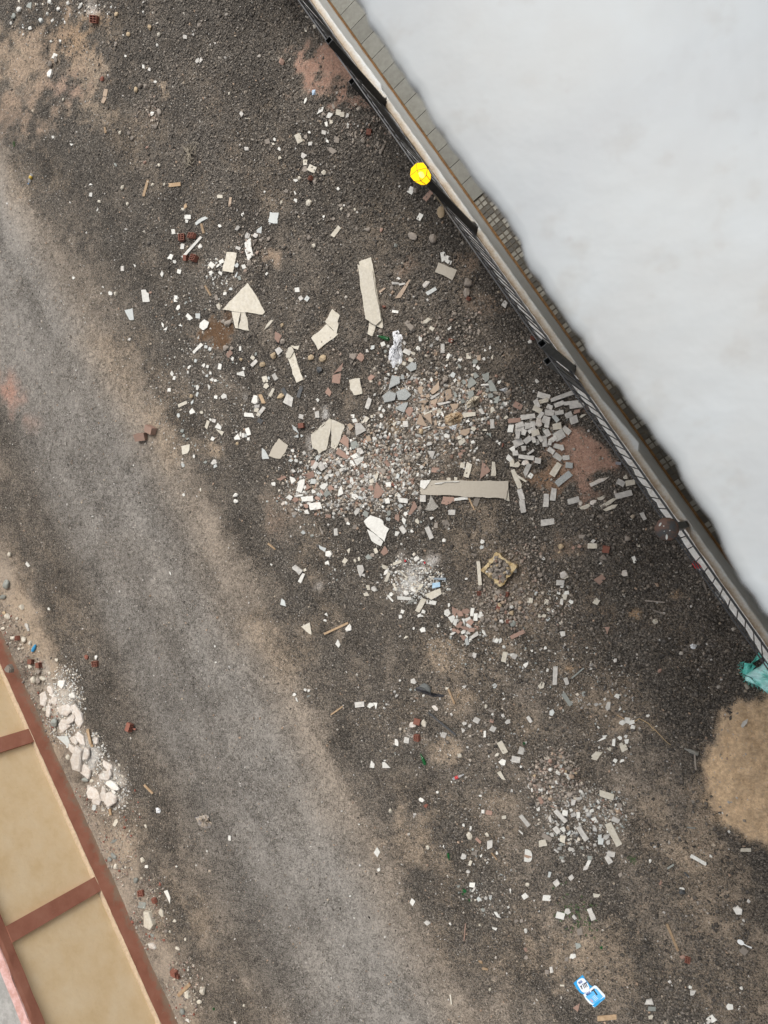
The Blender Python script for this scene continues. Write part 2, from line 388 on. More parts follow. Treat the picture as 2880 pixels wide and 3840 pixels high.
r W 890 145 100 18 0; P M 800 465 850 450 895 525 850 530; P C 968 440 1000 430 1022 480 965 520; r M 988 655 55 118 0; q C 1165 570 65 50 -20; P K 1285 360 1385 410 1360 475 1252 425
w K 1275 610 160 55 -6
q W 862 595 35 35; r C 743 717 55 50 25; r C 890 733 50 22 8; q W 735 893 52 55; P C 545 880 615 835 645 885 570 942; P W 360 800 385 775 435 800 430 835 370 830; P B 1170 285 1220 240 1253 270 1210 305; q W 1075 115 40 36; P M 145 1005 248 1008 210 1115; r K 248 1252 90 65 5; P C 660 1148 728 1180 680 1355 612 1335; r C 600 1195 60 65 10; P K 855 1120 965 1265 830 1375; P C 985 1145 1020 1145 1038 1300 1030 1330 970 1330; q W 800 1125 50 30; t W 1080 905 45 50; q W 1050 882 40 30; P W 760 985 800 945 795 985; b T 1128 930 30 75 10; r K 575 1045 50 40; r K 610 1000 60 25; s Y 65 750 70 65; q W 885 293 40 38; q W 970 365 40 50; q W 130 700 130 20 -15; q M 170 915 65 60; q W 200 80 40 60; q M 70 1215 60 50; P R 50 1240 135 1285 60 1290; q W 20 1310 35 55; q R 45 1320 30 90; q W 175 1280 22 55; q W 30 1170 50 40; q C 30 1050 70 40; q K 20 1000 50 40; q W 110 940 25 45; r C 420 1370 48 38; r C 515 1368 40 45; q W 435 870 35 40; q C 560 830 60 50; q W 665 830 30 50; q W 525 970 40 25; q M 470 910 60 30; q W 280 530 35 60; q W 340 530 30 90; q W 670 620 50 45
s R 380 75 75 70; s R 470 140 55 45; s R 340 130 60 50; s R 1200 250 80 70; s R 1310 195 40 35; s R 1290 510 40 50; s R 1105 605 35 40; s R 1400 500 50 60
@ 1900 1440 1.983 marble
P G 355 730 460 642 492 680 385 765 |granite long speckled grey granite paver on the red soil
r G 364 257 34 58 -40 |granite speckled granite piece inside the marble offcut pile
r G 464 603 52 44 8 |granite small square speckled granite piece on the red soil
r M 97 345 60 60 0; r M 275 88 95 42 17; r C 270 128 80 30 -15; r M 412 92 180 28 -20; r M 390 147 75 32 -22; r M 480 140 110 28 -8; r M 520 160 110 34 -5; r M 225 145 35 60 -25; r M 318 213 68 42 3; r M 390 212 65 28 -10; r M 320 170 40 36 20; r M 462 230 55 38 -25; r M 500 265 62 55 -20; r M 300 285 36 80 10; r M 97 303 65 36 -20; r M 155 310 42 45 -5; r M 193 298 34 40 0; r M 280 425 38 80 -5; r M 302 362 42 55 -30; r M 390 380 80 66 -30; r C 375 315 66 48 -10; r M 445 345 66 42 40; r M 345 410 60 34 -35; r M 320 435 26 40 10; r M 385 465 75 36 15; r M 410 475 28 40 -20; r M 155 415 36 65 50; r M 200 410 28 50 -10; r M 228 430 28 40 -10; r M 83 378 30 60 5; r M 130 358 32 45 15; r M 98 428 38 50 -25; r M 68 443 32 55 -25; r M 187 342 65 32 -30; r M 247 402 30 60 -30; r C 213 362 60 42 -18; r M 278 262 25 55 20; r M 252 233 30 60 38; r M 158 242 105 38 -8; r C 227 190 68 40 25
c C 240 292 66 70 20
r M 330 495 55 38 35; r M 380 542 65 40 38; r M 145 545 120 34 8; r M 232 570 46 42 8; r M 440 548 50 30 -5; r C 365 635 108 40 -58; P M 155 588 187 600 140 700 122 655; r W 178 683 34 34 35; r C 110 703 85 14 33; P C 28 640 55 632 112 745 108 775 85 778; r M 106 820 42 80 -18; r M 120 910 40 95 -10; r M 345 822 40 92 8; r M 291 867 40 98 4; r M 497 865 90 40 -15; r M 847 735 58 42 30; r C 920 733 70 40 -10; r M 870 823 130 42 -14; r M 65 512 40 38 -5; r M 178 507 60 13 -35; r W 30 330 40 55 5
c C 685 725 190 36 -25; c C 812 808 55 28; c C 750 885 185 36 -27; c C 770 920 150 40 -24; c C 585 915 90 42 -20; c C 645 880 60 40 -25; c C 705 850 60 36 -20; c C 548 885 40 50; c C 885 692 40 36; c C 140 583 70 42 -20; q W 20 550 45 65; q C 40 590 36 60 15; q C 75 600 60 36 -35; q W 42 480 45 45; q M 127 475 42 45; q C 565 235 55 20; q K 523 205 50 45
@ 1000 1680 1.983
P K 75 230 130 205 150 220 100 245; q W 50 268 35 30; P W 140 370 170 347 192 362 180 388; q K 215 385 52 40; P W 315 410 395 402 410 450 325 462; q W 298 475 40 36; c C 122 412 45 30; q K 292 430 38 40; r K 457 507 38 26 5; q R 210 485 34 32; P M 500 600 525 597 530 650 500 652; r R 405 615 12 60 -20; q L 272 628 38 28; s S 337 653 30 25; P L 388 722 442 745 430 772 395 750; c W 460 785 66 64; q W 450 855 35 30; w O 35 730 70 10 40; r M 228 905 35 75 -42; q C 283 907 30 30; r C 580 840 30 36 35; q C 608 765 26 42; q C 655 838 22 30; q C 685 825 20 32; r C 810 763 28 38 -20
P W 770 500 865 545 870 575 910 600 875 695 830 660 760 595 722 545 |slab cracked white plaster slab, upper piece, left of the powder heap
P W 745 605 835 665 865 695 850 730 780 690 |slab cracked white plaster slab, lower piece, left of the powder heap
P K 880 728 905 775 870 800 845 778; q S 733 493 50 50; q M 668 472 40 58; q W 605 560 30 26; q R 655 585 40 34; P L 675 872 700 870 722 905 700 952 685 945; q S 760 810 50 40; q R 785 795 35 30
@ 1400 1780 1.983
P Z 425 150 485 238 450 265 385 262 |slab pale tile fragment with dark ornamental pattern below the longest slab
P K 520 162 600 165 603 200 545 225 503 215; r W 650 178 100 22 -8; r R 765 200 38 65 20; r M 583 280 50 36 2; r R 540 365 46 55 -30; q R 463 378 40 48; r M 415 433 34 95 -25; r M 218 408 36 58 -35; q W 228 343 32 60 ; q W 177 437 40 42; P K 300 195 328 240 278 300 258 295; q K 178 318 52 56; q W 240 290 34 32; q S 115 282 34 50; q G 110 330 34 34; q W 100 195 40 48; r W 225 193 62 34 5; q C 327 347 36 38; q W 285 420 30 22; q W 433 325 34 26; c W 527 490 32 34; q G 203 235 44 34; q R 342 250 34 42; r M 368 178 40 48 0; w O 730 218 100 10 65; q W 810 497 36 36; q L 805 540 34 30; q R 845 522 38 24
@ 1400 2040 1.983
w C 785 215 175 22 85; r C 178 138 65 22 -20; r C 105 245 20 75 22; c W 97 205 28 70 28; c C 85 175 50 36; r W 230 403 105 26 3; P C 385 375 495 330 507 370 430 415; r C 350 455 36 110 30; r W 430 435 75 28 8; r C 160 320 18 60 -20; r C 350 318 22 50 35; r C 225 228 80 12 42; r W 125 405 65 10 45; q W 372 503 34 30; q W 200 540 32 34; q W 215 503 30 30; q W 348 533 45 24; c W 300 345 40 26; c W 245 365 46 40; c W 320 110 46 40; q W 130 375 26 34; q W 290 330 30 30
q W 550 510 52 52 30; P W 555 545 595 528 608 545 585 590; P W 600 560 632 558 615 612 592 595; P W 655 555 680 555 678 610; r W 703 560 44 26 -25; r W 760 542 30 52 3; P W 795 485 820 535 795 553 775 545; r W 735 505 24 60 8; q W 590 665 48 20; q W 670 653 38 28; q M 705 660 34 30; P L 675 700 700 698 713 745 690 757; q W 722 715 24 30; P M 720 690 775 650 782 680 735 705; P K 585 465 650 500 590 528; q K 645 520 50 40; q K 690 500 58 48; q K 720 580 50 48; q K 640 600 60 42; q K 680 625 80 28; q K 730 640 58 38; P K 645 685 665 675 690 695 670 722; q K 630 650 40 38; q K 600 640 36 30; q W 365 640 40 38; q W 752 828 34 44; q W 562 455 20 30; q W 485 608 28 20; q W 945 720 24 40; q W 690 258 22 16; q M 900 718 30 34; q W 820 655 18 40; q W 300 628 16 20
@ 1760 1980 1.983
r K 357 793 112 32 -27; s Y 685 137 45 44; s Y 667 182 22 22; c C 708 352 70 60 -30; r M 677 407 58 34 3; q W 690 435 28 20; r W 662 478 26 30; r W 720 483 44 26 -8; r C 706 513 36 38 10; q W 757 550 30 34; r M 685 550 24 40 10; r C 452 540 42 38 5; r C 573 550 30 38 10; q L 495 485 24 36; q C 557 653 36 36; q C 520 655 34 28; q L 585 680 34 26; q W 623 617 30 26; q C 588 610 26 30; r C 683 705 30 24 -30; r W 340 318 24 30; q W 550 225 28 30; r C 918 133 68 36 3; q M 920 97 34 28; r R 838 65 50 28 0; q K 775 145 22 38; q K 818 135 34 28; s R 525 350 38 36; s R 345 425 30 40; s R 383 457 40 32; s R 215 480 46 40; b T 278 487 40 30 10; b T 80 483 30 30 5; b T 218 590 32 38 20; b T 288 695 30 26 0; s R 78 445 32 34; q W 108 780 18 40; q W 205 838 34 38; q W 230 840 20 40; q W 255 882 26 22; q W 35 940 36 30; r W 265 940 36 34 10; r W 323 945 40 20 0; s R 40 203 36 24; s R 128 40 30 30; q W 565 893 26 24; q W 466 913 24 18; q M 690 785 50 40; s R 350 560 34 36; s R 310 575 40 36; s R 180 690 30 26; s R 240 655 42 28; s S 325 710 40 50; s R 255 560 30 24; s R 380 550 36 34; s R 130 690 26 40; s R 205 752 32 30
@ 1920 1920 1.728
r M 230 65 85 42 -8; P K 525 440 580 402 608 430 568 472; P C 545 555 572 572 552 605 520 588; b T 607 238 44 42 10; s R 745 172 42 40; c C 732 397 52 46; s R 590 295 34 34; s C 928 710 38 34; r W 793 308 20 45 -20; t C 825 220 35 20; r C 520 220 60 32 -2; P M 825 8 852 0 875 45 852 55; P K 600 745 635 745 615 795; P M 332 1080 358 1070 370 1115 345 1125; r M 280 1060 30 118 3; q C 190 1125 40 44; r S 357 1215 28 95 -35; P L 243 1290 265 1278 275 1300 262 1322 243 1315; r M 112 1345 18 45 -35; q M 622 1260 32 58; q W 685 1193 44 30; q S 465 1180 28 34; q M 545 1250 28 26; t W 598 1452 34 34; t W 580 1475 58 20; q W 658 1492 30 48; q W 700 1465 32 26; q W 738 1455 34 24; q W 745 1485 36 38; r C 725 1530 40 38 -25; q C 708 1507 26 28; P C 540 1552 588 1555 550 1610 512 1600; q C 630 1537 34 30; r W 668 1612 22 24 30; q W 713 1614 34 20; r W 745 1350 34 36 10; q W 783 1395 36 34; r W 775 1363 34 26 -10; q W 715 1365 40 34; q W 700 1278 24 14; t W 935 1392 18 18; q W 880 1320 22 18; s R 715 1318 34 34; q M 15 935 40 36; q W 90 985 30 44; q W 230 1025 20 24; w R 1187 1620 105 11 85; w O 703 1328 54 8 30; c C 335 405 60 44 -35; r M 312 458 50 34 3; s Y 320 225 36 38; s R 1050 225 26 28; s K 957 1028 22 34; q M 668 962 26 26; q M 1505 1370 30 60; w O 640 1180 48 5 60; w S 425 1045 105 9 -40; w R 925 580 130 8 5; w R 952 650 82 8 22; w R 1250 478 70 10 70
@ 1920 2760 1.983
r M 28 175 62 42 8; r M 68 110 40 52 15; P C 587 150 622 115 672 122 628 182; P C 650 402 762 435 752 478 650 448; t W 645 533 30 30; r M 362 597 32 122 -40; r M 95 630 30 105 -40; r M 525 727 36 118 -32; r C 755 733 46 185 -27; r M 770 625 56 36 28; r W 395 573 40 40 10; q W 440 552 34 24; r M 455 587 38 28 -20; r W 492 590 28 44; q L 535 627 28 24; P W 585 615 620 600 632 625 615 650; q W 593 557 34 38; P M 300 690 330 668 363 710 335 735; q W 377 692 36 48; r R 260 755 80 34 30; P C 358 740 400 745 392 800 355 782; P C 198 780 248 768 262 815 200 828; q M 282 620 28 50; q S 370 808 45 28; q L 655 750 34 45; r L 660 785 38 48 3; q M 700 755 48 42; q M 715 790 34 36; r M 735 880 60 40 15; r M 718 920 36 60 -30; q S 580 905 40 40; q M 435 842 45 30; q L 425 720 28 36; q M 297 735 36 28; q W 195 542 28 34; q W 130 370 26 44; q W 148 402 22 32; q R 800 520 44 42; q L 365 228 30 30; q W 243 235 22 30; r W 405 288 44 14 25; q W 262 420 16 36; r K 215 480 26 50 -25; q W 65 232 20 28; q M 555 555 26 24; q M 615 812 30 26; q S 520 830 28 24; t L 420 797 20 26; q M 455 855 24 28; r M 65 715 44 10 40; r M 330 855 40 12 40; q W 570 940 32 34; q M 378 930 34 24; r S 370 905 34 18; q M 340 660 26 18; q C 515 345 18 20; q M 410 515 34 26; q M 455 495 46 46; r M 500 465 44 22 -10; q W 510 412 26 26; q M 530 448 18 22
@ 1920 2880 1.728
r W 1208 598 120 20 30; r C 1515 532 70 22 3; c W 1463 922 76 70 -20; q W 1412 1553 52 40; q W 1295 1625 65 46; q M 1275 1650 40 20; P M 870 1505 905 1498 918 1535 860 1532; r S 907 1562 48 28 5; w O 615 1620 122 32 -3; P K 395 1555 440 1520 425 1580; w O 1040 1100 195 16 68; s K 1105 1225 42 28; b T 1138 1238 36 34 20; r M 383 712 32 30 -40; r M 287 747 36 36 -40; r W 225 843 52 36 3; r W 83 832 36 34 -35; r W 313 957 54 42 15; q M 358 930 40 34; q M 403 970 38 32; r M 507 930 30 40 -20; r M 523 967 34 44 -20; r R 438 1060 32 42 -10; q S 430 1155 40 50; q W 393 1220 44 34; q R 355 1240 30 36; q K 85 1178 30 28; q R 92 1228 34 26; r R 225 1322 26 26; r M 255 1310 18 36 -10; q M 478 648 48 24; q W 495 617 28 48; P C 525 812 573 822 560 838 530 838; r L 242 692 18 38 10; r R 1503 1185 50 38 40; s D 1100 805 45 40; s W 1102 783 34 22; q M 1170 1455 34 46; s W 1155 1420 22 22; s W 895 602 18 28; w S 1027 640 50 12 -32; q R 700 690 28 34; s W 1405 412 20 20; s W 1287 570 20 24; s W 1345 292 14 16; q W 1367 293 16 24; w C 325 1410 28 10 3; s W 88 1055 22 30; q W 85 832 8 8; s W 1485 1425 24 24; q W 1475 1555 14 24; s W 1502 988 22 18; q R 495 1325 26 26; q R 60 992 24 30; q R 27 992 34 28; t R 547 770 20 20; s C 100 755 24 28; q C 900 1615 30 34; w D 1130 690 40 10 50; w S 1160 388 56 8 2; s K 962 745 18 34
@ 960 2880 1.728
P W 785 512 803 545 785 580 763 548; q W 795 660 20 26; P W 1008 845 1032 865 1015 895 995 872; q M 1108 1005 38 36; r W 1400 758 34 28 5; q M 1410 790 38 28; P W 1540 932 1560 932 1588 975 1560 965; P C 1562 30 1585 18 1617 80 1590 72; c W 1073 208 40 28; q T 1100 245 30 26; r K 1510 290 42 28 15; r W 1470 282 20 22; q C 1607 320 36 26; P M 1497 475 1530 468 1530 515 1500 528; r K 1440 470 45 18 40; q R 1415 555 44 40; q M 1343 575 34 46; q C 1388 618 36 34; q M 1375 672 28 24; w O 1542 572 60 8 55; w K 1352 1065 112 6 -85; s O 1455 1255 30 22; w O 1483 1303 38 14 10; s C 1382 440 38 50; s C 1497 432 26 28; q W 1390 388 18 24; q W 1345 372 16 26; q W 1218 510 16 26; s C 1112 515 22 26; q W 1458 570 14 20; q W 1560 552 14 24; s W 1258 1010 16 18; q L 1445 850 28 30; q M 1490 845 22 26; q L 1520 840 18 36; q W 1545 1042 30 22; q S 1470 920 26 24; q S 1310 765 24 22; q W 1453 180 20 14; q W 1648 792 12 26; s C 870 278 26 26; s W 1175 158 18 22; q M 672 632 16 16; q W 610 830 14 10; q W 668 366 12 10; q W 635 972 10 12; s C 1450 1018 18 18; s C 1515 1435 14 24; w C 1262 1500 60 8 80
@ 960 1920 1.728
P L 165 560 185 575 192 612 158 600; P C 292 742 350 715 358 795 345 790; w O 518 755 168 14 -25; c W 602 752 50 44; P W 530 825 547 860 535 880 513 855; t W 453 668 26 38; q W 447 703 22 16; r M 268 373 58 28 35; P W 300 395 318 402 290 462 270 450; r M 670 1247 58 34 -5; q W 742 1252 40 36; P W 760 1235 785 1238 778 1280; s W 318 1153 18 20; q W 342 1157 20 18; w O 1265 1195 108 12 68; w O 523 1287 95 10 -35; s C 1237 1145 22 24
P D 1108 1302 1118 1298 1300 1440 1292 1448 |pipe thin dark grey plastic pipe lying diagonally below the black rag
c C 1015 1380 50 42; c C 1085 1370 42 58 -30; b T 1045 1362 40 38 20; b T 1050 1458 34 38 10; c W 910 1495 28 55 -15; r M 975 1480 32 36 8; r M 1215 1445 34 36 20; P W 745 1610 768 1635 765 1659 735 1655; P W 818 1622 832 1620 870 1659 820 1659; P M 655 348 690 342 700 375 675 425 665 400; q M 697 408 22 26; q C 715 535 34 32; q M 763 497 38 38; q C 725 490 24 60; r M 1427 1350 38 34 30; t M 1338 1415 28 34; r W 1482 1440 14 40 0; r M 1535 1405 34 34 30; r C 1595 1525 36 85 -28; q W 1598 1622 44 40; r R 1525 1287 45 20 32; q L 1545 1125 32 36; q M 1020 1097 42 34; q K 1530 1355 36 26; r C 1610 940 34 65 10; q M 1415 930 28 36; s C 1320 1578 28 28; q W 248 1183 20 24; q W 262 1215 14 30; q S 340 1193 26 14; q M 910 1190 16 26; q M 1350 1370 28 24; q M 1385 1385 18 28; q M 1630 1360 34 28; q M 1600 1320 28 26; t M 1350 1130 36 24; q R 1390 925 30 30; s W 932 1092 14 14; w O 1310 1190 34 4 -60; w O 100 225 58 8 40; q W 98 340 14 14; c C 1160 1270 44 30; s C 1490 1260 20 30; q W 1605 1212 22 12; q W 1080 765 34 36; q W 1058 670 32 18; s C 970 812 30 16; w C 1447 400 150 22 85; q C 1560 1575 34 20 -40
@ 0 0 1.728
s W 123 65 28 30; c W 320 478 32 60 5; r W 352 362 26 36 25; s R 325 418 26 40; b T 622 130 38 42; s T 660 510 24 28; w O 943 1218 110 15 -75; w O 1130 1196 82 24 -4; r B 682 600 22 50 10; r B 672 648 22 40 20; r B 1490 1307 14 60 5; r C 1423 1273 32 24 0; q M 1300 390 26 45; q M 1278 392 24 34; r M 1197 238 22 24 5; t M 1252 222 24 20; q W 928 430 20 28; q M 967 450 24 28; q W 1005 530 26 18; P M 1562 715 1578 738 1565 758 1550 735; r M 1597 963 22 22; q W 590 1262 28 30; t W 588 1197 30 22; s C 793 1215 26 28; q W 985 735 24 32; w O 680 842 40 13 80; q W 342 887 16 18; t W 462 932 20 24; s W 320 10 24 26; s W 520 38 36 18 -35; c L 265 130 24 44; q S 190 35 45 40; s W 305 90 14 24; s W 340 132 22 18; s W 440 20 20 26; s W 378 58 20 26; s S 88 105 26 36; s W 72 150 12 20; s W 196 182 22 26; s W 390 265 18 18; s W 330 268 16 14; s R 1293 165 28 34; s R 750 288 24 28; s Y 755 95 24 24; s Y 830 222 26 26; s Y 970 178 22 36; s C 1028 225 22 30; s Y 880 580 28 30; s R 910 555 24 34; s W 1018 293 14 20; s W 928 78 12 18; q W 812 362 14 16; s K 952 955 20 14; s K 938 1053 16 24; s C 778 858 18 24; s R 835 865 18 34; s R 857 898 26 26; s R 1005 820 30 26; s R 1030 725 24 48; s C 643 1305 20 20; s C 825 1322 18 22; q W 1423 1465 28 20; c C 1185 1355 26 24; q O 1200 1340 26 40; s C 988 1198 18 22; s C 1065 1195 12 22; q W 630 1360 8 22; s W 560 1508 10 14; s C 1030 1070 14 26; s S 748 1068 12 34; s C 410 643 18 20; s R 360 385 18 50; s W 240 65 8 8; s R 1358 618 16 18; s C 1485 605 14 22; w C 1603 768 30 3 5; s R 942 560 24 34
@ 960 0 1.728
P W 410 700 438 692 432 720 392 742; q W 475 748 48 34; r C 532 728 30 38 10; r C 558 742 24 34 5; q M 590 747 22 38; r C 275 895 40 58 -25; q M 307 1007 38 40; r C 318 1052 24 34; q R 320 1095 45 38; r C 362 1092 48 42 25; q M 440 855 34 36; q R 520 905 36 50; P R 455 955 490 955 528 980 495 1000; q R 72 912 34 44; q W 120 903 18 26; q W 595 815 18 38; q W 462 915 18 34; q W 455 800 24 38; q C 485 790 24 28; t R 785 930 34 45; q W 258 1167 34 26; q R 195 1237 35 30; q W 257 1297 24 26; s C 343 1315 38 40; r C 518 1500 26 80 38; q R 500 1415 32 24; r W 1005 1232 34 48 25; r W 1062 1405 28 44 30; r K 1115 1268 34 72 38; s Y 1198 1375 50 80; s R 1015 1530 70 45; s R 1145 1545 45 65; s K 165 400 30 50; s R 1035 1235 34 38; b T 735 862 28 36; s R 870 855 30 30; s R 695 910 30 42; s R 810 980 24 40; q R 435 740 24 26; q W 320 650 14 40; s C 155 1025 26 24; s C 165 1310 16 28; s R 345 1540 28 34; s C 375 1592 24 30; s S 905 1590 24 24; s R 655 1480 24 24; s R 728 1485 28 28; s K 812 1490 26 22; s C 555 1355 20 18; q W 438 1402 18 18; q W 570 1330 14 14; q R 598 1395 18 32; q R 600 1340 26 18; s R 380 1180 30 36; s C 440 1118 28 34; s C 280 1155 22 24; b T 360 1160 22 26; q W 252 1250 14 22; q W 55 1243 14 14; s C 640 1358 16 16; q R 545 1330 26 20; q W 530 1222 20 20; q W 150 965 18 22; q C 112 932 14 20; q M 350 930 34 28; q W 344 857 18 24; q R 320 885 26 28; q M 660 815 14 16; q W 635 800 14 14; q R 500 690 18 38; q R 600 870 28 22; s C 380 170 22 34; q C 320 195 20 26; s R 1550 60 26 28
@ 0 960 1.728
P W 915 220 945 218 950 235 965 243 968 295 922 297; P L 805 350 858 337 868 415 840 415; P W 1048 95 1060 115 1050 138 1038 118; r M 792 80 20 30 0; t W 475 142 22 20; q W 708 240 20 28; s C 750 245 22 30; s W 655 243 10 12; t W 665 203 14 16; q W 720 243 18 26; b K 925 1170 60 50 -10; b K 992 1127 62 48 25; q R 882 325 16 18; t W 872 60 16 28; q W 1095 10 20 24; q M 835 540 20 20; s K 975 237 18 16; q W 1190 1548 18 20; q W 865 1355 8 12; s W 1525 1550 34 26; s W 1528 1590 32 26; q W 1130 1245 14 12; s C 1300 1515 14 24; q S 1330 1335 24 20; q M 1385 1335 38 34; q L 1395 1362 24 26; q L 1183 1355 20 28
@ 100 2500 1.983 plaster
c C 125 235 55 125 0; c W 260 130 45 65 10; c W 338 215 42 50; c C 175 175 60 45; c W 190 210 40 34; c C 168 310 30 130 8; c C 205 255 45 60; c C 285 320 95 90 -10; c C 375 365 55 165 -25; c C 275 435 78 85; c C 320 400 70 50; c C 345 620 60 60; c C 375 690 68 180 10; c C 440 650 45 90 10; c C 435 775 100 78 20; c C 605 745 80 65; c C 590 810 90 70 -20; c W 630 880 80 55 10; c C 495 945 90 90; c C 572 950 40 110 5; c C 618 985 88 98 -20; c C 525 1000 68 60; c C 465 900 40 50; c C 515 550 36 60; c C 400 540 80 60; c C 350 545 60 50; c W 660 900 50 40
P L 220 520 300 515 325 570 305 598; w O 467 535 130 17 75; P W 555 795 575 790 582 852; r L 503 1040 26 50 10; b T 775 450 32 52 20; s T 800 465 24 16; s S 210 413 45 60; w O 905 912 78 13 42; w O 620 1080 50 18 80; r W 645 930 40 18 30; s S 435 840 50 36; s C 485 850 24 26; s C 690 733 18 16; s R 210 470 24 26
@ 0 2880 1.728
P W 1060 800 1085 790 1105 840 1100 880; c C 965 995 78 120 -5; c C 1045 943 45 44; s C 1315 1445 38 44; s C 1290 1515 32 28; b T 1140 1320 38 34 20; b T 1155 1345 26 22 5; b T 920 805 28 34; b T 1008 852 22 32; r W 1488 455 16 32 8; c C 985 1155 60 50; r S 920 890 45 40 10; w O 1190 1440 110 22 -45; c C 1210 1470 34 70; s C 748 640 24 36; q W 948 640 24 22; s S 735 570 40 30; s S 710 590 26 30; s C 922 600 26 40; s S 880 725 26 46; s R 912 742 20 24; q S 738 472 48 20 -30; w O 712 285 38 14 80; q C 748 355 30 48; w O 960 138 80 12 45; s S 1180 1580 30 40; q W 1215 1638 20 34; s W 1523 1650 18 14; s C 1580 1540 16 16; q W 1340 540 14 16; s W 1143 638 14 12; s C 945 378 12 26; s R 1075 1060 26 28; s C 1130 990 24 20; s S 985 1085 22 20; s C 1100 1060 14 18; s C 1150 1170 30 20; s C 1200 1110 16 16
@ 0 1920 1.728
s S 38 470 44 54; s C 140 618 28 36; s Y 25 655 26 24; s C 47 680 34 36; s C 18 755 24 20; s C 152 828 30 40; s C 80 818 26 28; s C 195 850 22 30; s C 215 1090 34 40; s C 275 1080 36 30; s R 245 1090 30 36; b T 262 990 24 34; b T 210 970 30 30; b T 122 815 20 28; s S 20 550 36 30; s R 250 1035 26 30; q M 172 738 18 40; q M 180 762 20 22; s C 60 275 24 30; s C 110 690 16 20; s C 290 1280 24 28; s S 350 1365 40 50; s C 430 1445 18 16; s C 355 1410 20 22; s C 440 1590 30 30; b T 625 980 28 34; s W 622 942 22 26; s T 560 940 22 34; b T 848 1395 30 48 20; q W 177 338 22 40; q W 315 628 14 22; w O 575 1455 100 14 78; s W 1393 870 12 14; s W 1398 974 16 10; q W 1103 398 10 22; s K 262 970 14 14; s C 195 1000 26 28; s C 320 1045 16 22; s C 365 960 22 22
"""

# ------------------------------------------------------------------ terrain
HEAPS = []      # (x, y, rx, ry, rot, height)
def heap(px, py, rpx, rpy, h, rot=0):
    a = at(px, py)
    sx = abs(at(px + 50, py).x - at(px - 50, py).x) / 100
    sy = abs(at(px, py + 50).y - at(px, py - 50).y) / 100
    HEAPS.append((a.x, a.y, rpx * sx, rpy * sy, -math.radians(rot), h))
heap(2080, 2925, 95, 100, .13)        # round stone heap
heap(1885, 2275, 110, 85, .10)        # rubble spilling from the crate
heap(2010, 1600, 95, 75, .10)         # marble offcuts
heap(1590, 2180, 95, 75, .05)         # white powder heap
heap(1400, 1800, 240, 160, .035)      # field of shards
heap(1680, 1570, 130, 110, .05)       # tan tile pile
heap(1745, 2340, 75, 55, .05)         # red-brown and white shards
heap(240, 2670, 60, 120, .10, -25)    # plaster lumps by the far wall
heap(410, 2950, 60, 70, .10)
heap(300, 2830, 60, 70, .10)
heap(2180, 1690, 150, 130, .03)
heap(1240, 260, 160, 150, .03)
SAND = at(2985, 2890)
def sandq(x, y):
    dx, dy = np.asarray(x) - SAND.x, np.asarray(y) - SAND.y
    a = np.arctan2(dy, dx)
    k = 1 + .06 * np.sin(2 * a + .8) + .03 * np.sin(5 * a + 2.1)
    return ((dx / 1.26) ** 2 + (dy / 1.34) ** 2) / k ** 2 + (fbm(x, y, 1.3, 3) - .5) * .35
def terrain(x, y):
    x, y = np.asarray(x, float), np.asarray(y, float)
    z = (fbm(x, y, .9, 4) - .5) * .05 + (fbm(x + 7, y, 5, 3) - .5) * .022
    for hx, hy, rx, ry, ro, hh in HEAPS:
        dx, dy = x - hx, y - hy
        c, s_ = math.cos(ro), math.sin(ro)
        q = ((dx * c + dy * s_) / rx) ** 2 + ((-dx * s_ + dy * c) / ry) ** 2
        z = z + hh * np.exp(-q * 1.1) * (.75 + .5 * fbm(x, y, 6, 2))
    # sand heap with dimples
    q = sandq(x, y)
    sm = np.clip(1 - q, 0, 1)
    z = z + sm ** 1.1 * .17 + sstep(0, .15, sm) * ((fbm(x, y, 5, 2) - .5) * .09 + (vnoise(x + 3, y + 9, 9) - .5) * .075 + (vnoise(x, y, 17) - .5) * .03)
    n = x * ND.x + y * ND.y
    z = z * sstep(-.75, -1.05, n)                              # level below the walls
    return z

GX0, GX1, GY0, GY1, GS = -19.0, 2.0, -15.0, 16.0, .05
gx = np.arange(GX0, GX1 + .001, GS); gy = np.arange(GY0, GY1 + .001, GS)
XX, YY = np.meshgrid(gx, gy)
edge = np.minimum.reduce([XX - GX0, GX1 - XX, YY - GY0, GY1 - YY])
ZZ = terrain(XX, YY) * sstep(0, 1.0, edge)
def zat(x, y):
    i = min(max(int(round((y - GY0) / GS)), 0), len(gy) - 1); j = min(max(int(round((x - GX0) / GS)), 0), len(gx) - 1)
    return float(ZZ[i, j])

# soil colours and how much fine dust lies over the chippings
U, V = pix(XX, YY, ZZ)
NN = XX * ND.x + YY * ND.y
SS = XX * SD.x + YY * SD.y
wob = (fbm(XX, YY, .35, 3) - .5) * 1.3
prof_n = [-20, -14.2, -13.5, -13.0, -12.5, -11.9, -11.2, -10.4, -9.6, -8.8, -8.2, -7.6, -7.0, -6.2, -5, -3.5, -2.2, -1.2, 3]
prof_v = [.8, .85, .78, .42, .24, .34, .62, .70, .70, .74, .76, .42, .26, .32, .37, .35, .27, .18, .15]
dust = np.interp(NN + wob * .35, prof_n, prof_v)
trk = sstep(-12.2, -11.2, NN + wob * .3) * sstep(-7.6, -8.3, NN + wob * .3)
dust = dust + ((fbm(NN * 1.3, SS * .12, 1.0, 4) - .5) * .6) + (1 - .5 * trk) * ((fbm(XX + 20, YY, 1.3, 4) - .5) * .5 + (fbm(XX, YY + 5, 4.0, 3) - .5) * .5)
dust = dust - .10 * sstep(1150, 800, V) * sstep(-8.5, -7, NN) - .03 * sstep(-7.5, -6.5, NN) * sstep(2300, 1900, V)
soil = np.empty(XX.shape + (3,))
soil[...] = (.295, .246, .195)
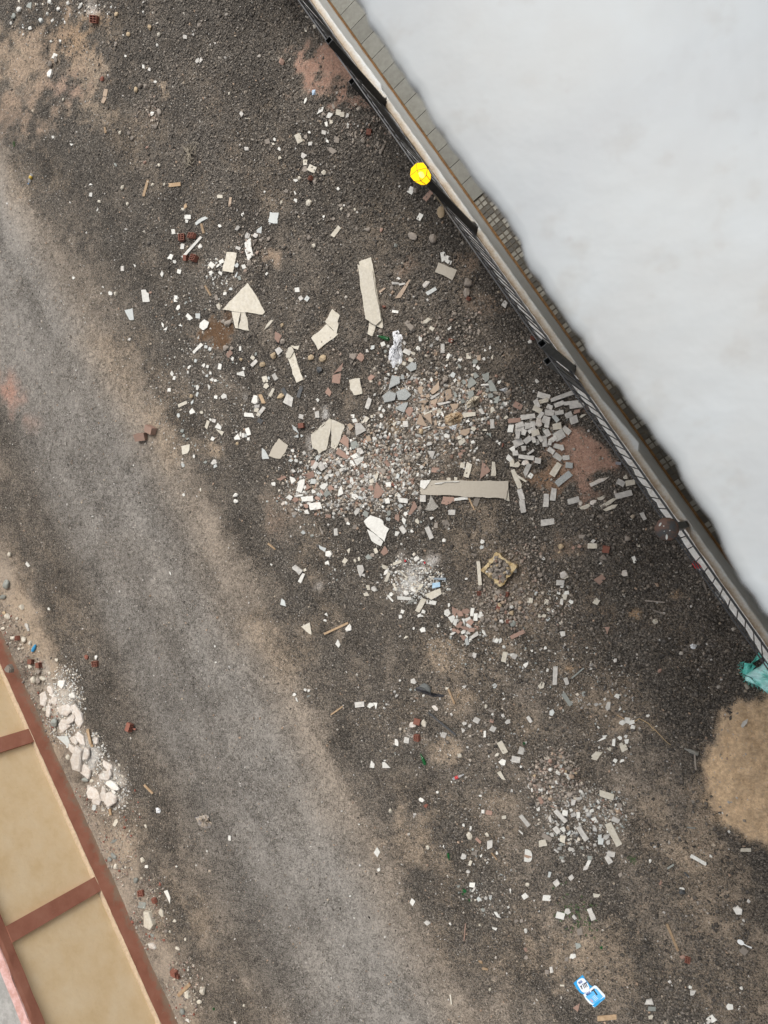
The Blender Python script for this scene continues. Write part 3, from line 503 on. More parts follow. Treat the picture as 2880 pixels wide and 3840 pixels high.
br = fbm(XX + 40, YY + 40, .5, 3)[..., None]
soil *= .82 + .36 * br
warm = sstep(.45, .62, fbm(XX - 9, YY + 3, .7, 3))[..., None] * .5
soil = soil * (1 - warm) + warm * np.array((.37, .285, .20))
grey = (sstep(-12.3, -11, NN) * sstep(-8.0, -9.2, NN))[..., None] * .8
soil = soil * (1 - grey) + grey * np.array((.25, .237, .217))
def patch(px, py, rx, ry, col, amt=1.0, d=.78, rot=0, soft=.85, rag=.85):
    global dust, soil
    c, s_ = math.cos(math.radians(rot)), math.sin(math.radians(rot))
    du, dv = U - px, V - py
    q = np.sqrt(((du * c + dv * s_) / rx) ** 2 + ((-du * s_ + dv * c) / ry) ** 2)
    q = q + (fbm(XX, YY, 4.5, 4) - .5) * rag * 2
    w = sstep(1.0, 1.0 - soft, q) * amt
    dust = dust * (1 - w) + w * d
    soil = soil * (1 - w[..., None]) + w[..., None] * np.array(col)
RED, TAN, ORA, PINK = (.345, .215, .16), (.38, .295, .21), (.41, .27, .155), (.42, .265, .205)
WHT = (.55, .54, .52)
patch(1240, 250, 175, 165, RED, 1, 1.0); patch(1330, 370, 90, 60, RED, .9)
patch(2185, 1690, 165, 190, RED, 1, 1.0); patch(2060, 1790, 110, 110, (.28, .175, .11), .9); patch(2230, 1850, 120, 70, RED, .8)
patch(280, 150, 150, 140, ORA, .75); patch(330, 280, 130, 150, TAN, .7); patch(240, 330, 110, 70, PINK, .7); patch(90, 200, 150, 230, TAN, .8, .9)
patch(60, 420, 150, 130, (.30, .215, .155), .7); patch(150, 230, 260, 300, (.34, .25, .18), .6, .75); patch(380, 420, 120, 90, TAN, .5)
patch(35, 1470, 75, 130, (.34, .20, .15), .9, .9, -20, 1.0, .5); patch(120, 1590, 60, 60, PINK, .4, .8, 0, 1.0, .3); patch(600, 320, 50, 70, TAN, .8); patch(1010, 960, 55, 60, (.30, .22, .155), .95, 1.0)
patch(820, 1690, 65, 50, TAN, .9); patch(1475, 1590, 65, 55, (.30, .20, .10), .8); patch(1310, 1490, 80, 110, (.26, .21, .16), .8)
patch(1520, 990, 70, 60, (.27, .19, .14), .7); patch(1930, 430 + 900, 60, 60, TAN, .3); patch(1760, 980, 90, 60, (.26, .19, .14), .8)
patch(1820, 1140, 130, 60, (.25, .18, .13), .6); patch(1650, 2460, 120, 90, TAN, .7); patch(1720, 2620, 110, 90, TAN, .6)
patch(1040, 1940, 90, 120, (.24, .175, .13), .6); patch(2110, 2040, 90, 70, (.25, .18, .13), .7); patch(2260, 2270, 70, 150, (.25, .185, .13), .6)
patch(2380, 2300, 40, 35, ORA, .8); patch(2540, 2225, 30, 26, ORA, .7); patch(2130, 2510, 40, 40, ORA, .7); patch(1660, 2810, 90, 80, TAN, .7)
patch(1250, 1350, 60, 60, (.25, .19, .14), .5); patch(1540, 3150, 140, 160, TAN, .65, .8); patch(2200, 3560, 300, 230, TAN, .6, .74); patch(2620, 3150, 180, 230, TAN, .65, .76); patch(2450, 3050, 120, 150, TAN, .5, .7); patch(1880, 3050, 120, 160, TAN, .4, .7); patch(1370, 1790, 230, 150, (.30, .255, .21), .6, .8, 0, .9); patch(1600, 1560, 260, 150, (.28, .225, .175), .5, .7, 0, .9); patch(1850, 2270, 170, 110, (.26, .225, .19), .5, .7, 0, .9); patch(2110, 2980, 150, 170, (.26, .23, .195), .5, .7, 0, .9)
patch(1560, 2140, 85, 75, WHT, .55, 1.0, 0, .9, .8); patch(1620, 2110, 60, 50, WHT, .7, 1.0, 0, .9, .8); patch(1545, 2200, 70, 55, WHT, .6, 1, 0, .9, .8)
patch(1225, 1545, 32, 50, WHT, .75, 1, 0, .9, .8); patch(1235, 1715, 30, 40, WHT, .75, 1, 0, .9, .8); patch(1195, 2190, 36, 32, WHT, .7, 1, 0, .9, .8)
patch(1160, 1680, 26, 60, WHT, .5, 1, 0, .9, .8); patch(1530, 2760, 40, 60, WHT, .4, 1, 0, .9, .9); patch(920, 1490, 28, 30, WHT, .5, 1, 0, .9, .9)
patch(330, 20, 60, 40, WHT, .5, 1, 0, .9, .9); patch(240, 2640, 75, 170, (.48, .44, .39), .65, 1, -22, .8, .7); patch(330, 2800, 55, 90, (.48, .44, .39), .6, 1, -22, .8, .7); patch(345, 2850, 60, 60, WHT, .5, 1, 0, .9, .7)
patch(420, 2940, 75, 105, (.48, .44, .39), .65, 1, -10, .8, .7); patch(150, 2560, 50, 60, (.30, .26, .21), .6)
patch(805, 1245, 85, 75, (.095, .052, .026), .95, 1.0, 0, .6, .8); patch(850, 1180, 40, 40, (.10, .056, .03), .8)
patch(2480, 2560, 60, 40, (.05, .045, .04), .5, .1)
sandw = sstep(-.05, .45, 1 - sandq(XX, YY) + (fbm(XX, YY, 9, 3) - .5) * .35)[..., None]
soil = soil * (1 - sandw) + sandw * np.array((.50, .36, .225)) * (.74 + .52 * fbm(XX, YY, 9, 3)[..., None])
dust = np.maximum(dust, sandw[..., 0] * 1.15)
dust = np.clip(dust, 0, 1.5)
DUSTMAP = dust
def dust_at(x, y):
    i = np.clip(np.round((y - GY0) / GS).astype(int), 0, len(gy) - 1); j = np.clip(np.round((x - GX0) / GS).astype(int), 0, len(gx) - 1)
    return DUSTMAP[i, j]
def zarr(x, y):
    i = np.clip(np.round((y - GY0) / GS).astype(int), 0, len(gy) - 1); j = np.clip(np.round((x - GX0) / GS).astype(int), 0, len(gx) - 1)
    return ZZ[i, j]

def ground_material():
    mt, t, p, N, L = nodes('street_gravel_and_dirt')
    a1 = N('ShaderNodeAttribute'); a1.attribute_name = 'soil'
    a2 = N('ShaderNodeAttribute'); a2.attribute_name = 'dust'
    g = N('ShaderNodeNewGeometry')
    def vor(sc):
        v = N('ShaderNodeTexVoronoi'); v.inputs['Scale'].default_value = sc
        L(g.outputs['Position'], v.inputs['Vector'])
        return v
    v1, v2 = vor(38), vor(85)
    nw = noisen(t, 4, 3, .6)
    sel = mathn(t, 'GREATER_THAN', nw, .5)
    sx = N('ShaderNodeSeparateColor'); L(v1.outputs['Color'], sx.inputs[0])
    sy = N('ShaderNodeSeparateColor'); L(v2.outputs['Color'], sy.inputs[0])
    val = mathn(t, 'ADD', mathn(t, 'MULTIPLY', sx.outputs[0], .55), mathn(t, 'MULTIPLY', sy.outputs[0], .45))
    stone = rampn(t, val, [(0.1, (.05, .045, .039)), (.5, (.118, .104, .088)), (.8, (.19, .167, .14)), (1.0, (.36, .32, .268))])
    gap_shade = rampn(t, v1.outputs['Distance'], [(.3, 1.0), (.75, .35)])  # darker towards cell edges: shade between stones put into the colour
    stone = mixc(t, 1.0, stone, gap_shade, 'MULTIPLY')
    stone = mixc(t, 1.0, stone, mathn(t, 'MULTIPLY_ADD', noisen(t, .9, 3, .6), 1.9, -.05), 'MULTIPLY')
    nf = noisen(t, 55, 5, .75)
    nm = noisen(t, 9, 5, .7)
    f = mathn(t, 'ADD', a2.outputs['Fac'], mathn(t, 'ADD', mathn(t, 'MULTIPLY_ADD', nf, 2.6, -1.3), mathn(t, 'MULTIPLY_ADD', nm, 1.0, -.5)))
    f = rampn(t, f, [(.25, 0.0), (.80, 1.0)])
    sv = mathn(t, 'MULTIPLY_ADD', noisen(t, 120, 4, .8), 1.1, .45)
    soilc = mixc(t, 1.0, mixc(t, 1.0, a1.outputs['Color'], sv, 'MULTIPLY'), mathn(t, 'MULTIPLY_ADD', noisen(t, 20, 4, .7), 1.5, .25), 'MULTIPLY')
    c = mixc(t, f, stone, soilc)
    # pale grit
    sp = mathn(t, 'GREATER_THAN', sy.outputs[1], .972)
    c = mixc(t, mathn(t, 'MULTIPLY', sp, .55), c, (.36, .33, .29))
    L(c, p.inputs['Base Color'])
    p.inputs['Roughness'].default_value = .92
    p.inputs['Specular IOR Level'].default_value = .2
    hgt = mathn(t, 'ADD', mathn(t, 'MULTIPLY', v1.outputs['Distance'], mathn(t, 'MULTIPLY_ADD', f, .8, -1.0)), mathn(t, 'MULTIPLY', nf, .5))
    hgt = mathn(t, 'ADD', hgt, mathn(t, 'MULTIPLY', noisen(t, 24, 4, .6), .6))
    a3 = N('ShaderNodeAttribute'); a3.attribute_name = 'sand'
    dim = noisen(t, 10, 2, .5)
    hgt = mathn(t, 'ADD', hgt, mathn(t, 'MULTIPLY', a3.outputs['Fac'], mathn(t, 'MULTIPLY', dim, 2.4)))
    bumpn(t, p, hgt, .85, .026)
    return mt
M_GROUND = ground_material()

def build_ground():
    ny, nx = XX.shape
    v = np.stack([XX, YY, ZZ], -1).reshape(-1, 3)
    idx = np.arange(nx * ny).reshape(ny, nx)
    q = np.stack([idx[:-1, :-1], idx[:-1, 1:], idx[1:, 1:], idx[1:, :-1]], -1).reshape(-1, 4)
    B = 450.0
    xs, ys = [-B, GX0, GX1, B], [-B, GY0, GY1, B]
    ev, ef = [], []
    for j in range(3):
        for i in range(3):
            if i == 1 and j == 1: continue
            b = len(v) + len(ev)
            ev += [(xs[i], ys[j], 0), (xs[i + 1], ys[j], 0), (xs[i + 1], ys[j + 1], 0), (xs[i], ys[j + 1], 0)]
            ef.append((b, b + 1, b + 2, b + 3))
    vv = np.vstack([v, np.array(ev)])
    ff = np.vstack([q, np.array(ef)])
    me = bpy.data.meshes.new('ground')
    me.vertices.add(len(vv)); me.vertices.foreach_set('co', vv.ravel())
    me.loops.add(len(ff) * 4); me.loops.foreach_set('vertex_index', ff.ravel().astype(np.int32))
    me.polygons.add(len(ff)); me.polygons.foreach_set('loop_start', np.arange(0, len(ff) * 4, 4, dtype=np.int32))
    me.polygons.foreach_set('use_smooth', np.ones(len(ff), dtype=bool))
    me.update(calc_edges=True)
    a = me.attributes.new('soil', 'FLOAT_COLOR', 'POINT')
    c = np.ones((len(vv), 4), np.float32); c[:len(v), :3] = soil.reshape(-1, 3); c[len(v):, :3] = (.2, .168, .135)
    a.data.foreach_set('color', c.ravel())
    b2 = me.attributes.new('sand', 'FLOAT', 'POINT')
    d2 = np.zeros(len(vv), np.float32); d2[:len(v)] = sandw[..., 0].ravel()
    b2.data.foreach_set('value', d2)
    b = me.attributes.new('dust', 'FLOAT', 'POINT')
    d = np.full(len(vv), .4, np.float32); d[:len(v)] = dust.ravel()
    b.data.foreach_set('value', d)
    return obj('ground', me, M_GROUND, kind='structure')
build_ground()

# ------------------------------------------------------------------ boundary wall with railing and lamps
WT, WO, WI = 2.0, -.71, -.614          # wall top height, street face, courtyard face
S0, S1 = -17.0, 9.5
ANCH = [-7.55 + 2.43 * k for k in range(-2, 6)]
def wall_material():
    mt, t, p, N, L = nodes('stained_white_render')
    g = N('ShaderNodeNewGeometry')
    d = N('ShaderNodeVectorMath'); d.operation = 'DOT_PRODUCT'
    L(g.outputs['Position'], d.inputs[0]); d.inputs[1].default_value = tuple(ND)
    z = N('ShaderNodeSeparateXYZ'); L(g.outputs['Position'], z.inputs[0])
    nz = noisen(t, 30, 6, .75); nb = noisen(t, 5, 4, .6); nf = noisen(t, 150, 3, .7)
    x = mathn(t, 'ADD', mathn(t, 'MULTIPLY', mathn(t, 'SUBTRACT', d.outputs['Value'], WO), 10.0), mathn(t, 'ADD', mathn(t, 'MULTIPLY_ADD', nz, 1.3, -.65), mathn(t, 'MULTIPLY_ADD', nb, 1.0, -.5)))
    c = rampn(t, x, [(.02, (.30, .22, .145)), (.34, (.42, .35, .265)), (.66, (.50, .46, .40)), (1.0, (.55, .56, .545))])
    c = mixc(t, rampn(t, nf, [(.60, 0.0), (.72, .5)]), c, (.30, .23, .16))
    low = mathn(t, 'ADD', z.outputs[2], mathn(t, 'MULTIPLY_ADD', nb, .8, -.4))
    c = mixc(t, rampn(t, low, [(.05, .85), (.35, 0.0)]), c, (.30, .20, .11))
    L(c, p.inputs['Base Color']); p.inputs['Roughness'].default_value = .85
    bumpn(t, p, noisen(t, 55, 6, .7), .5, .008)
    return mt
M_WALL = wall_material()
def inner_edge(s):
    """courtyard edge of the wall top, with the two smeared plaster wedges"""
    n = WI
    for a, b, w in ((-8.95, -7.75, .035), (-2.1, -1.35, .062)):
        if a < s < b: n = max(n, WI + w * ((s - a) / (b - a)) ** .8)
    return n
def build_wall():
    rr = random.Random(3)
    stp = .08
    ss = list(np.arange(S0, S1 + .001, stp))
    v, f = [], []
    for s in ss:
        jo, ji, jz = rr.uniform(-.005, .005), rr.uniform(-.003, .004), rr.uniform(-.003, .003)
        ie = inner_edge(s) + ji
        nt_ = any(abs(s - a) < .065 for a in ANCH)
        no, zo = (WO + .082, WT) if nt_ else (WO + jo, WT)
        # section: street foot, street shoulder under notch, top outer, top inner, inner shoulder, courtyard foot
        v += [W(s, WO, -.05), W(s, WO + jo * .5, WT - .16), W(s, no, WT - .15), W(s, no, WT - .012 + jz), W(s, no + .012, WT + jz), W(s, ie - .012, WT + jz),
              W(s, ie, WT - .014), W(s, min(ie, WI + .01) if ie > WI + .012 else ie, WT - .12 if ie > WI + .012 else WT - .06), W(s, WI, -.05)]
    k = 9
    for i in range(len(ss) - 1):
        for j in range(k - 1):
            f.append((i * k + j, i * k + j + 1, (i + 1) * k + j + 1, (i + 1) * k + j))
    f.append(tuple(range(k))); f.append(tuple(range((len(ss) - 1) * k, len(ss) * k))[::-1])
    me = new_mesh('boundary_wall', v, f)
    o = obj('boundary_wall', me, M_WALL)
    tag(o, 'low white rendered boundary wall with brown stained top running beside the street', 'wall')
build_wall()

def post(s, name, label, n=-.69, z0=1.7, z1=3.6, lamp=False, w=.04):
    e = empty(name, W(s, n, z0))
    b = MB()
    t_ = .006
    for sx, sy in ((1, 0), (-1, 0), (0, 1), (0, -1)):
        c = W(s, n, (z0 + z1) / 2) + SD * (sx * (w - t_ / 2)) + ND * (sy * (w - t_ / 2))
        hx = SD * (t_ / 2 if sx else w); hy = ND * (t_ / 2 if sy else w - t_)
        b.box(c - W(s, n, z0), hx, hy, Vector((0, 0, (z1 - z0) / 2)))
    b.build('square_tube', M_BLACK if s < -4 else M_POST, e)
    p = MB(); p.snbox(-w + t_, w - t_, -w + t_, w - t_, (z1 - z0) - .12, (z1 - z0) - .10)  # dark plate added below the rim in place of the tube's inner shade
    p.build('tube_shade_plate', M_TUBE_SHADE, e)
    return tag(e, label, 'post')
M_POST = plain('grey_painted_steel', (.055, .06, .062), .35, 0, .15, 60, col2=(.10, .11, .105), vs=8)

# posts: two open tube pairs and two lamp posts in the picture
post(ANCH[2], 'fence_post', 'tall black open-topped square post on the wall near the picture top')
post(ANCH[4], 'fence_post', 'tall grey open-topped square post on the wall right of the marble offcuts')
for k, lab in ((2, 'shorter black square post outside the railing near the picture top'), (4, 'shorter dark square post outside the railing above the marble offcuts')):
    e = post(ANCH[k] + (.06 if k == 2 else -.02), 'fence_post', lab, -.815, 0.0, 2.85)
    b = MB(); b.box(W(-.0, .065, 2.72), SD * .02, ND * .03, Vector((0, 0, .03))); b.build('bracket', M_POST, e)

def railing(k):
    a, b_ = ANCH[k] + .05, ANCH[k + 1] - .05
    n0 = -.728
    mid = (a + b_) / 2
    e = empty('railing_panel', W(mid, n0, WT))
    org = W(mid, n0, WT)
    cnt = 16
    bar = MB(); bar.tube([(0, 0, .02), (0, 0, .7), (0, 0, 1.42)], .0068, 6)
    bm = new_mesh('bar', bar.v, bar.f); bm.materials.append(M_RAIL)
    for i in range(cnt):
        o = obj('bar', bm, None, e)
        o.location = W(a + (b_ - a) * (i + .5) / cnt, n0, WT) - org
        o.rotation_euler = (R.uniform(-.006, .006), R.uniform(-.006, .006), 0)
    for z, nm, th in ((1.42, 'top_rail', .007), (1.10, 'upper_rail', .007), (.05, 'bottom_rail', .013)):
        r = MB(); r.box(W(0, 0, z), SD * ((b_ - a) / 2 + .03), ND * (th), Vector((0, 0, .008)))
        r.build(nm, M_RAIL, e)
    return e
RL = ['black barred railing panel at the top of the picture, farthest from the lamps', 'black barred railing panel between the tall black post and the lit lantern',
      'black barred railing panel between the lit lantern and the tall grey post', 'dark barred railing panel between the tall grey post and the rusty lamp disc',
      'dark barred railing panel from the rusty lamp disc down to the teal sack', 'dark barred railing panel beyond the teal sack at the right edge']
for i, k in enumerate(range(1, 7)):
    if k + 1 < len(ANCH): tag(railing(k), RL[i], 'railing', 'railing panels along the boundary wall')

# lit lantern
def lantern():
    s = ANCH[3]
    o = W(s, -.69, 1.7)
    e = empty('street_lamp', o)
    tag(e, 'lit yellow octagonal lantern on a black post at the railing', 'lamp')
    b = MB()
    b.box(Vector((0, 0, .95)), SD * .04, ND * .04, Vector((0, 0, .95)))
    b.build('post', M_BLACK, e)
    mt, t, p, N, L = nodes('yellow_lit_glass')
    t.nodes.remove(p)
    em = N('ShaderNodeEmission'); em.inputs['Color'].default_value = (1.0, .60, .015, 1); em.inputs['Strength'].default_value = 1.7
    tr = N('ShaderNodeBsdfTransparent'); tr.inputs['Color'].default_value = (1, .85, .4, 1)
    lw = noisen(t, 9, 2, .5)
    mx = N('ShaderNodeMixShader'); L(mathn(t, 'MULTIPLY_ADD', lw, -.35, .62), mx.inputs[0]); L(em.outputs[0], mx.inputs[1]); L(tr.outputs[0], mx.inputs[2])
    L(mx.outputs[0], t.nodes['Material Output'].inputs['Surface'])
    mb, t2, p2, N2, L2 = nodes('lamp_bulb')
    p2.inputs['Emission Color'].default_value = (1, .86, .5, 1); p2.inputs['Emission Strength'].default_value = 14
    z0, z1, z2 = 2.02, 2.20, 2.245
    r0, r1 = .085, .112
    ring = lambda r, z: [Vector((r * math.cos(math.pi * (k + .3) / 4), r * math.sin(math.pi * (k + .3) / 4), z)) for k in range(8)]
    A, B, top = ring(r0, z0), ring(r1, z1), Vector((0, 0, z2))
    fr = MB()
    for k in range(8):
        q = (k + 1) % 8
        fr.tube([A[k] * 1.0, B[k]], .0035, 5); fr.tube([B[k], B[q]], .0035, 5); fr.tube([A[k], A[q]], .004, 5)
        if k % 2 == 0: fr.tube([B[k], top], .003, 5)
    head = fr.build('lantern_frame', M_BLACK, e)
    for k in range(8):
        q = (k + 1) % 8
        for pts, nm in (([A[k], A[q], B[q], B[k]], 'side_pane'), ([B[k], B[q], top], 'roof_pane')):
            nrm = (pts[1] - pts[0]).cross(pts[2] - pts[0]).normalized() * .003
            n = len(pts)
            me = new_mesh(nm, pts + [x - nrm for x in pts], [tuple(range(n)), tuple(range(2 * n - 1, n - 1, -1))] + [(i, i + n, (i + 1) % n + n, (i + 1) % n) for i in range(n)])
            obj(nm, me, mt, head)
    h = MB(); h.tube([(0, 0, z0 - .04), (0, 0, z0 + .04)], .02, 8); h.tube([(0, 0, 1.9), (0, 0, z0)], .05, 8); h.build('lamp_holder', M_BLACK, head)
    bb = MB(); bb.tube([(0, 0, z0 + .04), (0, 0, z0 + .06), (0, 0, z0 + .10), (0, 0, z0 + .13), (0, 0, z0 + .15)], [.012, .024, .032, .026, .006], 12)
    bb.build('bulb', mb, head, True)
    ld = bpy.data.lights.new('lantern_light', 'POINT'); ld.energy = 4; ld.color = (1, .62, .12); ld.shadow_soft_size = .05
    lo = bpy.data.objects.new('lantern_light', ld); COL.objects.link(lo); lo.parent = e; lo.location = (0, 0, z0 + .165)
lantern()

def disc_lamp():
    s = ANCH[5]
    e = empty('street_lamp', W(s, -.69, 1.7))
    tag(e, 'lamp post seen from above under a round rusty brown disc cap', 'lamp')
    b = MB(); b.box(Vector((0, 0, .95)), SD * .04, ND * .04, Vector((0, 0, .95))); b.build('post', M_POST, e)
    b = MB(); b.tube([(0, 0, 1.9), (0, 0, 2.42)], .03, 10); b.build('stem', M_BLACK, e)
    mt, t, p, N, L = nodes('rusted_painted_disc')
    c = rampn(t, noisen(t, 9, 6, .65), [(.38, (.045, .05, .052)), (.47, (.07, .05, .04)), (.56, (.14, .07, .045)), (.7, (.10, .05, .035))])
    L(c, p.inputs['Base Color']); p.inputs['Roughness'].default_value = .5
    bumpn(t, p, noisen(t, 60, 4, .6), .3, .004)
    b = MB()
    prof = [(.0, 2.455), (.05, 2.452), (.10, 2.44), (.113, 2.43), (.113, 2.415), (.0, 2.42)]
    seg = 28
    vs = [(r * math.cos(2 * math.pi * k / seg), r * math.sin(2 * math.pi * k / seg), z) for r, z in prof[1:-1] for k in range(seg)]
    fs = [(j * seg + k, j * seg + (k + 1) % seg, (j + 1) * seg + (k + 1) % seg, (j + 1) * seg + k) for j in range(3) for k in range(seg)]
    fs = [f[::-1] for f in fs] + [tuple(range(seg)), tuple(range(3 * seg, 4 * seg))[::-1]]
    b.add(vs, fs); b.build('disc_cap', mt, e, True)
    md = plain('bird_droppings', (.62, .62, .58), .8)
    for dx, dy, l, w_, a in ((-.058, .045, .020, .009, 60), (.002, -.075, .026, .010, 90), (-.025, .03, .007, .006, 0), (.03, -.012, .007, .005, 30), (-.02, -.02, .005, .004, 0)):
        d = MB(); ca, sa = math.cos(math.radians(a)), math.sin(math.radians(a))
        pts = [Vector((dx + ca * l * math.cos(q) - sa * w_ * math.sin(q), dy + sa * l * math.cos(q) + ca * w_ * math.sin(q), 2.4585 if math.hypot(dx, dy) < .05 else 2.454)) for q in [k * math.pi / 5 for k in range(10)]]
        d.prism(pts, .006); d.build('paint_spot', md, e)
disc_lamp()

# white kerb outside the wall
def kerb():
    rr = random.Random(8)
    ss = list(np.arange(S0, S1, .12))
    v, f = [], []
    for s in ss:
        e = -.955 + rr.uniform(-.02, .014); z = .075 + rr.uniform(-.008, .008)
        v += [W(s, e - .015, -.06), W(s, e, z - .02), W(s, e + .02, z), W(s, -.83, z + rr.uniform(-.003, .004)), W(s, WO + .004, z + .004), W(s, WO + .004, -.06)]
    for i in range(len(ss) - 1):
        for j in range(5): f.append((i * 6 + j, i * 6 + j + 1, i * 6 + j + 7, i * 6 + j + 6))
    mt, t, p, N, L = nodes('whitewashed_kerb')
    c = rampn(t, noisen(t, 12, 6, .7), [(.30, (.40, .35, .29)), (.42, (.66, .64, .59)), (.6, (.80, .79, .76))])
    L(c, p.inputs['Base Color']); p.inputs['Roughness'].default_value = .9; bumpn(t, p, noisen(t, 40, 5, .7), .5, .01)
    obj('kerb', new_mesh('kerb', v, f), mt, kind='structure')
kerb()

# ------------------------------------------------------------------ courtyard paving
def paving():
    mt = plain('courtyard_mortar', (.105, .090, .068), .9, 0, .5, 70, col2=(.065, .056, .043), vs=14)
    b = MB(); b.snbox(S0, S1, WI + .001, 1.29, -.06, .020)
    base = b.build('courtyard_paving', mt, kind='structure')
    def pm(name, a, b_):
        m_, t, p, N, L = nodes(name)
        oi = N('ShaderNodeObjectInfo')
        c = mixc(t, rampn(t, noisen(t, 11, 6, .7), [(.35, 0.0), (.65, 1.0)]), a, b_)
        hv = N('ShaderNodeHueSaturation'); L(c, hv.inputs['Color']); L(mathn(t, 'MULTIPLY_ADD', oi.outputs['Random'], .3, .85), hv.inputs['Value'])
        L(hv.outputs[0], p.inputs['Base Color']); p.inputs['Roughness'].default_value = .7
        bumpn(t, p, noisen(t, 45, 4, .6), .3, .005)
        return m_
    MS = pm('grey_concrete_flag', (.175, .175, .152), (.128, .125, .106))
    ML = pm('light_mosaic', (.24, .23, .20), (.175, .165, .135))
    MD = pm('dark_mosaic', (.085, .078, .064), (.06, .055, .045))
    sj = -6.14 + .55                                  # flags end, mosaic begins
    q = at(1752, 783); sj = q.x * SD.x + q.y * SD.y
    fl = MB(); fl.box(Vector((0, 0, .012)), SD * .181, ND * .30, Vector((0, 0, .012)))
    fm = new_mesh('flagstone', fl.v, fl.f); fm.materials.append(MS)
    s = sj - .186
    while s > S0 + 3:
        o = obj('flagstone', fm, None, base); o.location = W(s, -.275, .021); s -= .372
    ce = MB(); ce.box(Vector((0, 0, .004)), SD * .034, ND * .034, Vector((0, 0, .004)))
    cm = new_mesh('mosaic_square', ce.v, ce.f); cm.materials.append(ML)
    i = 0
    s = sj + .06
    while s < 5.2:
        for j in range(7):
            n = -.545 + j * .092
            g = ((i // 2) + (j // 2)) % 2
            o = obj('mosaic_square', cm, ML if g == 0 else MD, base)
            o.location = W(s + R.uniform(-.003, .003), n + R.uniform(-.003, .003), .021)
        i += 1; s += .092
    gt = plain('rusty_dirt_line', (.20, .105, .035), .9, 0, .5, 80, col2=(.12, .06, .02), vs=20)
    g = MB(); g.snbox(S0, S1, WI + .002, WI + .034, .021, .034); g.build('dirt_line', gt, base)
paving()

# ------------------------------------------------------------------ our building with its marble parapet cap
def own_building():
    e = empty('apartment_building', W(0, .05, 0))
    tag(e, 'white building with pale marble ledge edge filling the upper right corner', 'building')
    org = W(0, .05, 0)
    mw = plain('building_render', (.60, .59, .55), .9, 0, .4, 30, col2=(.54, .52, .47), vs=2)
    b = MB()
    b.snbox(-7.5, 4.2, 1.3, 9, -.1, 10.2); b.snbox(-7.5, 4.2, .01, 9, 10.2, 10.4); b.snbox(-7.5, 4.2, .011, .42, 10.4, 11.5598)  # unseen length, setback and overhang shaped for the light on street and paving
    o = b.build('wall', mw, e)
    ZT = 11.60
    px = [(1359, 0), (1423, 110), (1480, 190), (1550, 290), (1614, 405), (1707, 550), (1788, 654), (1920, 804), (2007, 995), (2111, 1145), (2221, 1301), (2325, 1423), (2418, 1556), (2487, 1643), (2574, 1770), (2650, 1890), (2700, 1975), (2788, 2151), (2880, 2271)]
    ed = []
    for q in px:
        w = at(q[0] - 20, q[1] + 12, ZT); ed.append((w.x * SD.x + w.y * SD.y, w.x * ND.x + w.y * ND.y))
    s_ = [q[0] for q in ed]; n_ = [q[1] for q in ed]
    fs = np.arange(-.55, .35, .008)
    prof = [(.035, 0), (.007, 0), (.003, -.0008), (.0008, -.0026), (0, -.006), (.0005, -.036), (.004, -.04), (.40, -.04), (.40, 0)]
    v, f = [], []
    ss = [-7.55] + list(fs) + [4.25]
    rr = random.Random(4)
    k = len(prof)
    for s in ss:
        n = float(np.interp(s, s_, n_)) + (rr.uniform(-.0012, .0012) if -.6 < s < .4 else 0)
        for a, z in prof: v.append(W(s, (n + a) if a < .1 else .03 + a, ZT + z))
    for i in range(len(ss) - 1):
        for j in range(k):
            f.append((i * k + j, i * k + (j + 1) % k, (i + 1) * k + (j + 1) % k, (i + 1) * k + j))
    f += [tuple(range(k))[::-1], tuple(range((len(ss) - 1) * k, len(ss) * k))]
    me = new_mesh('marble_ledge', v, [q[::-1] for q in f])
    for p_ in me.polygons: p_.use_smooth = True
    mt, t, p, N, L = nodes('weathered_white_marble')
    nb = noisen(t, 14, 4, .6); nb2 = noisen(t, 30, 5, .65); nb3 = noisen(t, 7, 3, .5); nb4 = noisen(t, 75, 3, .6)
    c = mixc(t, rampn(t, nb, [(.35, 0.0), (.7, 1.0)]), (.345, .365, .372), (.318, .32, .312))
    c = mixc(t, mathn(t, 'MULTIPLY', rampn(t, nb2, [(.56, 0.0), (.68, 1.0)]), .4), c, (.255, .24, .21))
    c = mixc(t, mathn(t, 'MULTIPLY', rampn(t, nb3, [(.5, 0.0), (.65, 1.0)]), .3), c, (.29, .325, .36))
    c = mixc(t, mathn(t, 'MULTIPLY', rampn(t, nb4, [(.70, 0.0), (.78, 1.0)]), .4), c, (.24, .20, .17))
    L(c, p.inputs['Base Color']); p.inputs['Roughness'].default_value = .55
    bumpn(t, p, noisen(t, 40, 4, .6), .25, .004)
    o2 = obj('marble_ledge', me, mt, e)
    for q in (o, o2):
        q.location = -org
own_building()

